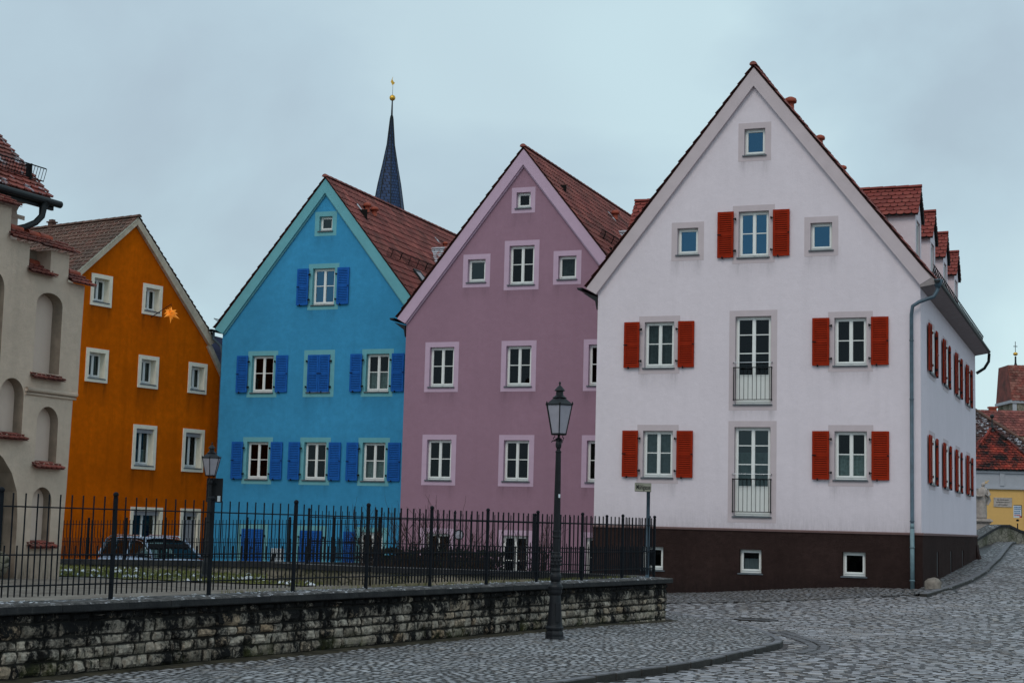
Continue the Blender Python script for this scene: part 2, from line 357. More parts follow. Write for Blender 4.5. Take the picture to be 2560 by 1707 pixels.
def sheet(name, x0, x1, y0, y1, step, zf, mat, inside=None, kind='structure', smooth=True):
    nx = int((x1-x0)/step)+1; ny = int((y1-y0)/step)+1; mb = MB(); idx = {}
    for j in range(ny):
        for i in range(nx):
            x = x0+i*step; y = y0+j*step; idx[i, j] = len(mb.v); mb.v.append((x, y, zf(x, y)))
    for j in range(ny-1):
        for i in range(nx-1):
            cx, cy = x0+(i+.5)*step, y0+(j+.5)*step
            if inside and not inside(cx, cy): continue
            mb.f.append((idx[i, j], idx[i+1, j], idx[i+1, j+1], idx[i, j+1])); mb.m.append(0)
    return tag(mb.build(name, mat, smooth=smooth), kind=kind)

# wall A frame: origin and direction
AO = Vector((-4.663, 14.879)); AD = Vector((sin(R(29.04)), cos(R(29.04)))); AN = Vector((-AD.y, AD.x))
def side_of_A(x, y): return (Vector((x, y))-AO).dot(AN)     # >0 behind the wall (courtyard side)

gb = MB(); gb.add([(-700, -300, -1.6), (700, -300, -1.6), (700, 1000, -1.6), (-700, 1000, -1.6)], [(0,1,2,3)])
tag(gb.build('ground', M['earth']), kind='structure')
def road_in(x, y):
    if side_of_A(x, y) > .30 and (Vector((x, y))-AO).dot(AD) < 15.85: return False
    if x < 1.2 and y > 27.5: return y < 30.0 and x > .8
    return True
sheet('road', -8, 62, 3, 112, .5, lambda x, y: H(x, y), M['joint'] if 0 else M['road'], lambda x, y: (side_of_A(x, y) < .25 or (Vector((x, y))-AO).dot(AD) > 15.9) and x > -8 and (x > 1.9 or y < 29) and not (x < 2.4 and y > 42.2))
KERB = [(-3.2, 10.5), (-1.6, 13), (-.55, 14.7), (.3, 16), (1.03, 17.27), (1.6, 18.27), (2.09, 18.95), (2.62, 20.02), (3.34, 21.67), (3.93, 23.0), (4.12, 23.8), (4.17, 24.94), (4.16, 26.43), (4.1, 27.84), (3.96, 28.82), (3.7, 29.8), (3.4, 30.8), (3.1, 31.8)]
def kx(y): return lerpt(y, [(b, a) for a, b in KERB])
def kz(y): return .066*(1-sst(25.5, 29.5, y))+.016
mb = MB(); rows = 90; cols = 14
for j in range(rows+1):
    y = 10.5+(31.8-10.5)*j/rows
    xw = AO.x+(y-AO.y)*AD.x/AD.y+.0
    if y > 28.5: xw = 2.9+(y-28.5)*.02
    for i in range(cols+1):
        x = xw+(kx(y)-.13-xw)*i/cols; mb.v.append((x, y, H(x, y)+kz(y)))
for j in range(rows):
    for i in range(cols):
        a = j*(cols+1)+i; mb.f.append((a, a+1, a+cols+2, a+cols+1)); mb.m.append(0)
tag(mb.build('pavement', M['walk'], smooth=True), kind='structure')
# kerb stones
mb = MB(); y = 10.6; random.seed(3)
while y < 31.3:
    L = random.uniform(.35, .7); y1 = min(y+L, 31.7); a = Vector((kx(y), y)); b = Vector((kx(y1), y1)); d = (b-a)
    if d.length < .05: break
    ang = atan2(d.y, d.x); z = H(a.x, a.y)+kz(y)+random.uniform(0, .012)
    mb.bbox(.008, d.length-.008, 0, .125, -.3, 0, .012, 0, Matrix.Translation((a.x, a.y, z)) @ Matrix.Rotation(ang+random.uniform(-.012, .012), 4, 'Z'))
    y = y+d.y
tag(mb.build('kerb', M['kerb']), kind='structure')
# wet dark gutter at the foot of the kerb
mb = MB(); ys = [13+i*.25 for i in range(66)]
for yy in ys:
    wv = .02+.05*noise.noise((yy*1.7, 0, 0))
    for x in (kx(yy)+.0, kx(yy)+wv+.05): mb.v.append((x, yy-.02, H(x, yy)+.006))
for i in range(len(ys)-1): mb.f.append((2*i, 2*i+1, 2*i+3, 2*i+2)); mb.m.append(0)
tag(mb.build('gutter_channel', plain('wet_gutter_dirt', (.018,.014,.012,1), .5, .4, .6, 5)), kind='structure')
# curved row of larger setts round the tip of the kerb
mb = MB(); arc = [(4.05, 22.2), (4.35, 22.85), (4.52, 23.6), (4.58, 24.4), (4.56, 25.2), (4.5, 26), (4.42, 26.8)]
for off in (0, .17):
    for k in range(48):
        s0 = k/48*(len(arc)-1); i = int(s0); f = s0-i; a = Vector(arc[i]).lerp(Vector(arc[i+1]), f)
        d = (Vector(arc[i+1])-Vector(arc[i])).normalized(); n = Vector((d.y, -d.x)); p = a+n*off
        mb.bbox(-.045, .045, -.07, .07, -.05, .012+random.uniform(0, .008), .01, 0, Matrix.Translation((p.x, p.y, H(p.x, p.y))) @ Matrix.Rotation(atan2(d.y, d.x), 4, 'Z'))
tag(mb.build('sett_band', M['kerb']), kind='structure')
# forecourt of small cobbles before the white house
def wl(u, v): q = WO+TU*u+TV*v; return q.x, q.y
mb = MB(); nu, nv = 30, 14
for j in range(nv+1):
    for i in range(nu+1):
        u = .0+9.2*i/nu; depth = lerpt(u, [(0, -7.2), (3, -6.4), (6, -4.6), (8.4, -1.6), (9.2, -.9)]); v = depth*(1-j/nv)+.0
        x, y = wl(u, v-.004); mb.v.append((x, y, H(x, y)+.016))
for j in range(nv):
    for i in range(nu):
        a = j*(nu+1)+i; mb.f.append((a, a+1, a+nu+2, a+nu+1)); mb.m.append(0)
tag(mb.build('forecourt', M['fore'], smooth=True), kind='structure')
# raised side footway up the hill beside the white house
mb = MB(); N = 40
def fw_w(v): return lerpt(v, [(-2.2, .30), (0, .62), (4, .82), (8, .86), (14, .72), (22, .62), (30, .6)])
for j in range(N+1):
    v = -1.9+32*j/N
    for w in (0, .5, 1):
        x, y = wl(8.37+fw_w(v)*w, v); mb.v.append((x, y, H(x, y)+.07))
for j in range(N):
    for i in range(2):
        a = j*3+i; mb.f.append((a, a+1, a+4, a+3)); mb.m.append(0)
fwo = mb.build('side_footway', M['fore'], smooth=True); tag(fwo, kind='structure')
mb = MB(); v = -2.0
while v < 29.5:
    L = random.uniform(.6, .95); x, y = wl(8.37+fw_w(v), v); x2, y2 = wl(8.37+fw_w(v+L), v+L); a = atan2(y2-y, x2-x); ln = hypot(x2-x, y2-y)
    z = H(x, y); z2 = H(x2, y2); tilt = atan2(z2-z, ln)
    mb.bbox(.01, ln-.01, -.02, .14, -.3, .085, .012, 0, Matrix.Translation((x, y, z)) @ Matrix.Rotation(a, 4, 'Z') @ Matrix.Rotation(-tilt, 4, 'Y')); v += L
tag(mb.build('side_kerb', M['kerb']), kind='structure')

# single stones laid on the street, pavement, forecourt and footway
def stone_mat(name, cols, speck=.5):
    t = NT(name); g = t.n('ShaderNodeNewGeometry'); P = g.outputs['Position']
    c = t.ramp(g.outputs['Random Per Island'], [(i/(len(cols)-1), k) for i, k in enumerate(cols)])
    c = t.mix(t.ramp(t.noise(1.3, 6, .7, P), [(.42, 0.0), (.68, .55)]), c, (.06,.056,.06,1))
    c = t.mix(t.ramp(t.noise(.5, 5, .65, P), [(.45, 0.0), (.62, .3)]), c, (.32,.31,.33,1))
    c = t.mix(t.ramp(t.noise(.8, 4, .6, P), [(.60, 0.0), (.72, .4)]), c, (.15,.09,.06,1))
    wht = t.math('MULTIPLY', t.ramp(t.noise(13, 5, .75, P), [(.60, 0.0), (.66, .9)]), t.ramp(t.noise(.2, 3, .5, P), [(.47, 0.0), (.6, 1.0)]))
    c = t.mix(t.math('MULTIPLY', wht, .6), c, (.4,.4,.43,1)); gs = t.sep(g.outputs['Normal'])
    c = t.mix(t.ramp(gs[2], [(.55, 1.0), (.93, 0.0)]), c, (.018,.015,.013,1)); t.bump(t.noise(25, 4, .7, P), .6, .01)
    return t.set(c, t.ramp(t.noise(1.1, 3, .5, P), [(.4, .38), (.65, .7)]), .45)
M['sett_road'] = stone_mat('granite_road_setts', [(.33,.325,.35,1), (.39,.385,.42,1), (.45,.44,.48,1), (.36,.355,.385,1), (.52,.51,.55,1), (.38,.335,.31,1), (.43,.42,.455,1)])
M['sett_walk'] = stone_mat('small_pavement_cobbles', [(.29,.29,.31,1), (.39,.39,.42,1), (.47,.47,.50,1), (.34,.34,.36,1), (.54,.54,.57,1), (.35,.31,.28,1)])
M['sett_fore'] = stone_mat('forecourt_cobble_stones', [(.17,.17,.19,1), (.27,.27,.30,1), (.33,.33,.36,1), (.21,.205,.22,1), (.25,.21,.19,1)])
M['joint'] = plain('dark_sett_joint', (.014,.012,.011,1), .95, .1, .5, 3)
def sett_field(name, mat, inside, zf, bounds, ang, w, d, gap, raise_=.012, seed=1, wob=.12, fan=0):
    rnd = random.Random(seed); q = MB(); x0, x1, y0, y1 = bounds; ca, sa = cos(ang), sin(ang)
    cs = [(x*ca+y*sa, -x*sa+y*ca) for x in (x0, x1) for y in (y0, y1)]
    a0, a1 = min(c[0] for c in cs), max(c[0] for c in cs); b0, b1 = min(c[1] for c in cs), max(c[1] for c in cs)
    b = b0
    while b < b1:
        dd = d*rnd.uniform(.85, 1.15); a = a0+rnd.uniform(-w, 0)
        while a < a1:
            ww = w*rnd.uniform(.65, 1.35); ac = a+ww/2; bc = b+dd/2
            if fan: bc += .18*abs(((ac/1.4) % 1)-.5)*2
            bc += wob*noise.noise((ac*.25, bc*.25, seed)); ac2 = ac+wob*noise.noise((ac*.3, bc*.3, seed+7))
            x = ac2*ca-bc*sa; y = ac2*sa+bc*ca
            a += ww
            if not (x0 < x < x1 and y0 < y < y1) or abs(x) > .37*y+2.5 or not inside(x, y): continue
            g = gap*rnd.uniform(.6, 1.7); hw_, hd_ = ww/2-g/2, dd/2-g/2; rz_ = ang+rnd.uniform(-.06, .06); c_, s_ = cos(rz_), sin(rz_)
            tx_, ty_ = rnd.uniform(-.03, .03), rnd.uniform(-.035, .035); h0 = raise_*rnd.uniform(.6, 1.3); e = min(hw_, hd_)*.28; vs = []
            for (k, dz, inset) in ((1, 0, e), (0, 1, 0)):
                for (p, r_) in ((-1, -1), (1, -1), (1, 1), (-1, 1)):
                    lx, ly = p*(hw_-inset)*rnd.uniform(.93, 1), r_*(hd_-inset)*rnd.uniform(.93, 1); X = x+lx*c_-ly*s_; Y = y+lx*s_+ly*c_
                    vs.append((X, Y, zf(X, Y)+(h0+lx*tx_+ly*ty_ if not dz else -.012)))
            q.add(vs, [(0,1,2,3), (4,5,1,0), (5,6,2,1), (6,7,3,2), (7,4,0,3)])
        b += dd
    return tag(q.build(name, mat), kind='structure')
def uv_w(x, y): dd = Vector((x, y))-WO; return dd.dot(TU), dd.dot(TV)
def in_fore(x, y):
    u, v = uv_w(x, y); return .02 < u < 9.2 and v < -.06 and v > lerpt(u, [(0, -7.2), (3, -6.4), (6, -4.6), (8.4, -1.6), (9.2, -.9)])
def in_foot(x, y):
    u, v = uv_w(x, y); return -1.9 < v < 29.5 and 8.41 < u < 8.35+fw_w(v)
def wall_x(y): return AO.x+(y-AO.y)*AD.x/AD.y if y < 28.5 else 2.95
def in_walk(x, y): return 11 < y < 31.6 and wall_x(y)+.06 < x < kx(y)-.14
arc_pts_ = [(Vector(a_).lerp(Vector(b_), f_/4).x+.08, Vector(a_).lerp(Vector(b_), f_/4).y) for a_, b_ in zip(arc, arc[1:]) for f_ in range(4)]
def in_road(x, y):
    u, v = uv_w(x, y)
    if in_fore(x, y) or (v > -1.1 and u < 8.37+fw_w(v)+.14) or (-.0 < u < 8.5 and v > -.1): return False
    if y < 31.7 and x < kx(y)+.02: return False
    if hypot(x-4.6, y-29.5) < .42: return False
    for (px_, py_) in arc_pts_:
        if hypot(x-px_, y-py_) < .21: return False
    return x > 2.95 or y < 20
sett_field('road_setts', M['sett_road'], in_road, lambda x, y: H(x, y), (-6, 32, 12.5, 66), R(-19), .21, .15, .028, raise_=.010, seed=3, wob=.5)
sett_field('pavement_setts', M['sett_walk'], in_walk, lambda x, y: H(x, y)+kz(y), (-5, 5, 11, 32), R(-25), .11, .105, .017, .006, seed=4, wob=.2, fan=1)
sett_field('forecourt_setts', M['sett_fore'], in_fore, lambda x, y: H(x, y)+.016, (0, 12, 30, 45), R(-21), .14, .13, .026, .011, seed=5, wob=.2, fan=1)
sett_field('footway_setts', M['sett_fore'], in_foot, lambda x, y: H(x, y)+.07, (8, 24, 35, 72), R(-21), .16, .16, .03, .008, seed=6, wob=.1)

# courtyard ground (raised) and the lower yard in front of the houses
def court_z(x, y): return max(.30, .66-.022*max(0, y-20))+.02*noise.noise((x*.6, y*.6, 0))
CF = [(-15.5, 44.4), (-3.0, 37.6)]
def c_line(x): return CF[0][1]+(CF[1][1]-CF[0][1])*(x-CF[0][0])/(CF[1][0]-CF[0][0])
BP = [(-3.9, 31.45), (-2.52, 30.75), (-1.0, 30.45), (.52, 30.2), (1.84, 29.6), (2.66, 28.6)]
def b_line(x): return lerpt(x, BP)
def in_court(x, y):
    if side_of_A(x, y) < .2 or y < 8: return False
    lim = c_line(x) if x < -3.5 else b_line(x)
    return y < lim
sheet('courtyard_path', -22, 3.2, 8, 46, .4, court_z, M['earth'], in_court)
GR = [(-22, 33.2), (-9.0, 33.0), (-6.5, 31.0), (-3.7, 29.3)]
def grass_in(x, y): return in_court(x, y) and x < -3.4 and y > lerpt(x, GR)+.6*noise.noise((x*.8, 0, 3))
sheet('grass', -22, -3.2, 26, 45, .4, lambda x, y: court_z(x, y)+.02, M['grass'], grass_in, kind='stuff')
mb = MB(); random.seed(11)
for _ in range(9000):
    x = random.uniform(-13, -3.4); y = random.uniform(28.5, 43.5)
    if not grass_in(x, y): continue
    z = court_z(x, y)+.02; h = random.uniform(.03, .08); a = random.uniform(0, pi); w = .012
    mb.add([(x-w*cos(a), y-w*sin(a), z), (x+w*cos(a), y+w*sin(a), z), (x+random.uniform(-.03, .03), y+random.uniform(-.03, .03), z+h)], [(0,1,2)])
tag(mb.build('grass_blades', M['blade']), kind='stuff', label='short winter grass standing on the courtyard lawn', cat='grass')
mb = MB(); random.seed(19)
for _ in range(1100):
    x = random.uniform(-13, -3.5); y = random.uniform(27, 43)
    if not grass_in(x, y) or noise.noise((x*.7, y*.7, 4))+.06*(x+8) < .16: continue
    z = court_z(x, y)+.045; r = random.uniform(.015, .075); a0 = random.uniform(0, 6)
    mb.add([(x+r*1.3*cos(a0+k*.9)*random.uniform(.6, 1.2), y+r*sin(a0+k*.9)*random.uniform(.6, 1.2), z-.02) for k in range(7)]+[(x, y, z+.03)], [(k, (k+1) % 7, 7) for k in range(7)])
tag(mb.build('lawn_snow', M['snow'], smooth=True), kind='stuff', label='scattered patches of old snow on the courtyard lawn', cat='snow')
# tufts along back edge of the coping
def yard_z(x, y): return -.42+.55*sst(-4.5, .5, x)
sheet('yard', -40, 2.9, 28, 72, 1.0, yard_z, M['earth'], lambda x, y: y > (c_line(x) if x < -3.5 else b_line(x))+.2 and (x < 2.4 or y < 41.5))

# ------------------------------------------------------------------ building elements
def facade(poly_top, u0, u1, zb, holes, step=.16, stains=(), base_stain=None):
    """front skin (y=0) with rectangular holes; poly_top = [(u,z)] roof line"""
    mb = MB(); st = []
    us = {u0, u1}
    for h in holes: us |= {h[0], h[1]}
    for p in poly_top:
        if u0 < p[0] < u1: us.add(p[0])
    k = int((u1-u0)/step)
    for i in range(1, k): us.add(u0+(u1-u0)*i/k)
    us = sorted(us); us = [u for i, u in enumerate(us) if i == 0 or u-us[i-1] > 1e-4]
    def stain(u, z):
        s = 0
        for (a, b, zt, ln, w) in stains:
            if zt-ln < z <= zt+.02 and a-.15 < u < b+.15:
                e = max(math.exp(-((u-a-.08)/.09)**2), math.exp(-((u-b+.08)/.09)**2), .45 if a < u < b else 0)
                s = max(s, w*e*(1-(zt-z)/ln))
        ztop = lerpt(u, poly_top)
        s = max(s, .25*math.exp(-((ztop-z)/.35)))
        if base_stain: s = max(s, base_stain[1]*math.exp(-max(0, z-base_stain[0])/.35))
        return s
    for a, b in zip(us, us[1:]):
        mid = (a+b)/2; hs = sorted([(h[2], h[3]) for h in holes if h[0] <= mid <= h[1]])
        segs = []; cur = zb
        for (p, q) in hs: segs.append((cur, p)); cur = q
        segs.append((cur, None))
        for lo, hi in segs:
            ta = lerpt(a, poly_top) if hi is None else hi; tb = lerpt(b, poly_top) if hi is None else hi
            n = max(1, int((min(ta, tb)-lo)/step))
            for i in range(n):
                z0 = lo+(min(ta, tb)-lo)*i/n; z1a = lo+(min(ta, tb)-lo)*(i+1)/n; z1b = z1a
                if i == n-1: z1a, z1b = ta, tb
                o = len(mb.v); vs = [(a, z0), (b, z0), (b, z1b), (a, z1a)]
                mb.v += [(p, 0, q) for p, q in vs]; st += [stain(p, q) for p, q in vs]; mb.f.append((o, o+1, o+2, o+3)); mb.m.append(0)
    mb.st = st; return mb
def shell(mb, poly_top, u0, u1, zb, L, sides=True):
    """side and back walls, appended to the facade mesh"""
    zl = lerpt(u0, poly_top); zr = lerpt(u1, poly_top); n0 = len(mb.v)
    if sides:
        mb.quad((u0, L, zb), (u0, 0, zb), (u0, 0, zl), (u0, L, zl)); mb.quad((u1, 0, zb), (u1, L, zb), (u1, L, zr), (u1, 0, zr))
    pts = [p for p in poly_top if u0 < p[0] < u1]
    mb.add([(u1, L, zb), (u0, L, zb), (u0, L, zl)]+[(p[0], L, p[1]) for p in pts]+[(u1, L, zr)], [tuple(range(len(pts)+4))])
    mb.add([(u0, 0, zb+.01), (u1, 0, zb+.01), (u1, L, zb+.01), (u0, L, zb+.01)], [(0,1,2,3)])
    mb.st += [0.0]*(len(mb.v)-n0)

_SH = {}
def shutter_mesh(w, h, mat, flip):
    """louvred shutter, hung on its right edge if flip; origin bottom-left, y<0 out"""
    key = (round(w, 2), round(h, 2), mat.name, flip)
    if key in _SH: return _SH[key]
    mb = MB(); t = .036; st = .055
    mb.bbox(0, st, -t, 0, 0, h, .005); mb.bbox(w-st, w, -t, 0, 0, h, .005)
    zm = h*.5
    for z0, z1 in ((0, .07), (zm-.035, zm+.035), (h-.07, h)): mb.box(st-.002, w-st+.002, -t+.004, -.004, z0, z1)
    mb.box(st, w-st, -.010, -.005, .03, h-.03, 1)  # black backing panel puts the shadow between slats into the colour
    for z0, z1 in ((.07, zm-.035), (zm+.035, h-.07)):
        n = max(4, int((z1-z0)/.052)); dz = (z1-z0)/n
        for i in range(n):
            z = z0+dz*(i+.5)
            mb.add([(st, -.010, z+dz*.42), (w-st, -.010, z+dz*.42), (w-st, -t+.002, z-dz*.18), (st, -t+.002, z-dz*.18), (st, -.010, z+dz*.25), (w-st, -.010, z+dz*.25), (w-st, -t+.002, z-dz*.38), (st, -t+.002, z-dz*.38)],
                   [(0,1,2,3), (3,2,6,7), (7,6,5,4)])
    hx = (w-.01, w+.055) if flip else (-.055, .01)
    for z in (h*.14, h*.83):
        mb.box(hx[0], hx[1], -t-.012, -.006, z-.014, z+.014, 1)
        mb.box(min(hx[0], hx[1])+(.045 if flip else -.005), min(hx[0], hx[1])+(.075 if flip else .02), -t-.02, 0, z-.03, z+.03, 1)
    mb.box(w*.28, w*.28+.03, -t-.02, 0, -.03, .03, 1)
    ex = (0.0, .10) if flip else (w-.05, w)
    mb.box(ex[0], ex[1], -t-.014, -t-.001, zm-.012, zm+.012, 1)
    o = mb.build('shutter', [mat, M['iron']]); me = o.data; bpy.data.objects.remove(o)
    _SH[key] = me; return me
def mobj(name, me, parent, loc, rz=0):
    o = bpy.data.objects.new(name, me); COL.objects.link(o); o.parent = parent; o.location = loc; o.rotation_euler = (0, 0, rz); return o

def window(house, x, y, z, rz, w, h, style, margin, trim, rev=.13, gl='glass_dark', shut=None, shw=.43, closed=False,
           curtain=None, one=False, rail=False, raise_trim=.004, sill=True, muntins=1, openings=None, tilt=False, wallmat=None):
    """opening w x h with lower-left corner at x,z on a wall; makes window > surround, pane, sill, shutters"""
    fw = .045; mb = MB(); yr = rev
    def B(a, b, c, d, y0=yr, y1=yr+.06): mb.bbox(a, b, y0, y1, c, d, .006)
    B(0, w, 0, fw+.02); B(0, w, h-fw, h); B(0, fw, fw, h-fw+.001); B(w-fw, w, fw, h-fw+.001)
    sw = .05
    def sash(a, b, c, d, bars):
        y0, y1 = yr-.018, yr+.035
        B(a, b, c, c+sw, y0, y1); B(a, b, d-sw, d, y0, y1); B(a, a+sw, c+sw-.001, d-sw+.001, y0, y1); B(b-sw, b, c+sw-.001, d-sw+.001, y0, y1)
        for q in bars: mb.box(a+sw-.002, b-sw+.002, yr-.008, yr+.02, q-.012, q+.012)
    c, d = fw+.015, h-fw+.012
    if style == 'double':
        m = w/2; bars = [c+(d-c)*.52] if muntins == 1 else ([] if muntins == 0 else [c+(d-c)*k for k in (.32, .58, .80)] if muntins == 3 else [])
        sash(fw-.012, m+.004, c, d, bars); sash(m-.004, w-fw+.012, c, d, bars)
        mb.box(m-.022, m+.022, yr-.03, yr-.012, c, d)
        if rail:  # solid white lower panel of the french window
            mb.box(fw+.02, w-fw-.02, yr+.0, yr+.02, c+.02, c+h*.30)
    else:
        sash(fw-.012, w-fw+.012, c, d, [])
    W = mb.build('window', M['frame'], house, (x, y, z), rz)
    g = MB(); g.quad((fw, yr+.012, fw), (w-fw, yr+.012, fw), (w-fw, yr+.012, h-fw), (fw, yr+.012, h-fw)); g.build('pane', M[gl], W)
    # surround ring + reveals
    s = MB(); r = -raise_trim; mg = margin
    if mg > 0:
        P = [(-mg, -mg), (w+mg, -mg), (w+mg, h+mg), (-mg, h+mg)]; Q = [(0, 0), (w, 0), (w, h), (0, h)]
        vs = [(a, r, b) for a, b in P]+[(a, r, b) for a, b in Q]+[(a, .001, b) for a, b in P]
        s.add(vs, [(0,1,5,4), (1,2,6,5), (2,3,7,6), (3,0,4,7), (8,9,1,0), (9,10,2,1), (10,11,3,2), (11,8,0,3)])
    vs = [(a, r, b) for a, b in [(0, 0), (w, 0), (w, h), (0, h)]]+[(a, yr+.05, b) for a, b in [(0, 0), (w, 0), (w, h), (0, h)]]
    s.add(vs, [(0,1,5,4), (1,2,6,5), (2,3,7,6), (3,0,4,7)])
    s.build('surround', trim, W)
    if sill:
        q = MB(); q.bbox(-.045, w+.045 if not shut else w+.03, -.05, yr, -.028, .002, .006); q.add([(-.04, -.05, .003), (w+.03, -.05, .003), (w, yr, .02), (0, yr, .02)], [(0,1,2,3)])
        q.build('sill', M['sill'], W)
    if curtain:
        q = MB(); n = 22; zt = curtain[1]*h; zb0 = curtain[0]*h
        for i in range(n+1):
            xx = fw+(w-2*fw)*i/n; yy = yr+.11+.012*sin(i*2.1)
            q.v += [(xx, yy, zb0), (xx, yy, zt)]
        for i in range(n): q.f.append((2*i, 2*i+2, 2*i+3, 2*i+1)); q.m.append(0)
        q.build('curtain', M[curtain[2]], W)
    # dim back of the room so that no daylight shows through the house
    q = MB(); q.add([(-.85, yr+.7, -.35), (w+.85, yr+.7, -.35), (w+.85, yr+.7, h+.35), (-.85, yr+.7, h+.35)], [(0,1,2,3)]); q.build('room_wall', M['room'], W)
    if shut:
        sh = h-.005
        if closed:
            mobj('shutter', shutter_mesh(w/2-.008, sh, shut, False), W, (.004, -.02, 0))
            mobj('shutter', shutter_mesh(w/2-.008, sh, shut, True), W, (w/2+.004, -.02, 0))
        else:
            if one != 'right': mobj('shutter', shutter_mesh(shw, sh, shut, True), W, (-shw-.115, -.035, .005), random.uniform(-.07, .0))
            if one != 'left': mobj('shutter', shutter_mesh(shw, sh, shut, False), W, (w+.115, -.035-.0, .005), random.uniform(.0, .07))
    if rail:
        q = MB(); y0 = -.055; zt = h*.415; zb0 = .115
        q.box(-.03, w+.03, y0-.008, y0+.008, zt-.012, zt+.012); q.box(-.03, w+.03, y0-.008, y0+.008, zb0-.01, zb0+.01)
        for i in range(9): xx = .025+(w-.05)*i/8; q.box(xx-.006, xx+.006, y0-.006, y0+.006, zb0, zt)
        q.box(-.03, -.012, y0-.01, y0+.02, zb0-.02, zt+.02); q.box(w+.012, w+.03, y0-.01, y0+.02, zb0-.02, zt+.02)
        q.tube([(-.03, y0, h*.472), (w+.03, y0, h*.472)], .008, 6, 1)
        for xx in (-.03, w+.03):
            for zz in (zb0, zt, h*.472): q.box(xx-.01, xx+.01, y0, 0.0, zz-.012, zz+.012)
        q.build('railing', [M['iron'], M['chrome']], W)
    return W

def tile_field(mb, o, a, b, La, Lb, w, e, kind='pan', clip=None, mi=0, jit=.006, lift=.035):
    """o eave corner, a along eave, b up the slope"""
    o = Vector(o); a = Vector(a).normalized(); b = Vector(b).normalized(); n = a.cross(b).normalized()
    if n.z < 0: n = -n
    na = int(round(La/w)); w = La/na; nb = max(1, int(round(Lb/e))); e = Lb/nb
    for j in range(nb):
        off = (j % 2)*w*.5 if kind == 'biber' else 0
        for i in range(-(1 if off else 0), na):
            x0 = i*w+off; x1 = x0+w
            x0 = max(0, x0); x1 = min(La, x1)
            if x1-x0 < .03: continue
            if clip and not clip((x0+x1)/2, (j+.5)*e): continue
            dj = random.uniform(-jit, jit); base = o+b*(j*e+dj)+a*random.uniform(-.006, .006); top = base+b*(e*1.12); ww = x1-x0; lf = lift*random.uniform(.85, 1.15)
            if kind == 'pan':
                prof = [(0, .0), (.18, .018), (.38, .030), (.6, .012), (.82, -.004), (1.0, .004)]
                lo = [base+a*(x0+ww*p)+n*(q+lf) for p, q in prof]; hi = [top+a*(x0+ww*p)+n*(q+.006) for p, q in prof]
                dn = [p-n*(lf*.8) for p in lo]; k = len(prof)
                mb.add(lo+hi+dn, [(t, t+1, k+t+1, k+t) for t in range(k-1)]+[(2*k+t, 2*k+t+1, t+1, t) for t in range(k-1)], mi)
            else:
                g = .004; rr = e*.30
                prof = [(0, rr), (.12, rr*.35), (.32, .02*e), (.5, 0), (.68, .02*e), (.88, rr*.35), (1, rr)]
                lo = [base+a*(x0+g+(ww-2*g)*p)+b*q+n*lf for p, q in prof]; hi = [top+a*(x0+g)+n*.004, top+a*(x1-g)+n*.004]
                dn = [p-n*(lf*.7) for p in lo]; k = len(prof)
                mb.add(lo+[hi[1], hi[0]]+dn, [tuple(range(k+2))]+[(k+2+t, k+2+t+1, t+1, t) for t in range(k-1)], mi)
def ridge_caps(mb, p, q, r=.09, L=.36, mi=0):
    p = Vector(p); q = Vector(q); d = (q-p); n = max(1, int(d.length/L)); dn = d.normalized(); side = Vector((dn.y, -dn.x, 0)).normalized()
    for i in range(n):
        a = p+d*(i/n); b = p+d*((i+1.06)/n); ra = r*1.12; rb = r*.96; vs = []
        for c, rr, k in ((a, ra, 0), (b, rb, 0)):
            for t in range(7):
                w = pi*t/6; vs.append(c+side*cos(w)*rr+Vector((0, 0, 1))*(sin(w)*rr*.9-.02))
        mb.add(vs, [(t, t+1, 8+t, 7+t) for t in range(6)]+[(0,1,2,3,4,5,6)], mi)

def gable_roof(house, uL, zL, ua, za, uR, zR, v0, v1, mat, kind='pan', w=.21, e=.31, slabmat=None, thick=.12):
    """roof over gable along y from v0 to v1; (uL,zL),(ua,za),(uR,zR) top surface line"""
    mb = MB()
    for (u, z) in ((uL, zL), (uR, zR)):
        d = Vector((ua-u, 0, za-z)); nrm = Vector((-d.z, 0, d.x)).normalized()
        if nrm.z < 0: nrm = -nrm
        p = [Vector((u, 0, z)), Vector((ua, 0, za))]; q = [x-nrm*thick for x in p]; q[1] = Vector((ua, 0, za-thick*1.5))
        for vv0, vv1 in ((v0+.075, v1),):
            vs = [x+Vector((0, vv0, 0)) for x in (p[0], p[1], q[1], q[0])]+[x+Vector((0, vv1, 0)) for x in (p[0], p[1], q[1], q[0])]
            mb.add(vs, [(0,1,2,3), (7,6,5,4), (0,4,5,1), (3,2,6,7), (0,3,7,4)], 1)
        L = d.length
        if u < ua: tile_field(mb, (u, v0, z), (0, 1, 0), d, v1-v0, L, w, e, kind)
        else: tile_field(mb, (u, v0, z), (0, 1, 0), d, v1-v0, L, w, e, kind)
    o = mb.build('roof', [mat, M['dark_edge']], house)
    r = MB(); ridge_caps(r, (ua, v0-.02, za+.03), (ua, v1, za+.03)); r.build('ridge_tiles', mat, o)
    return o

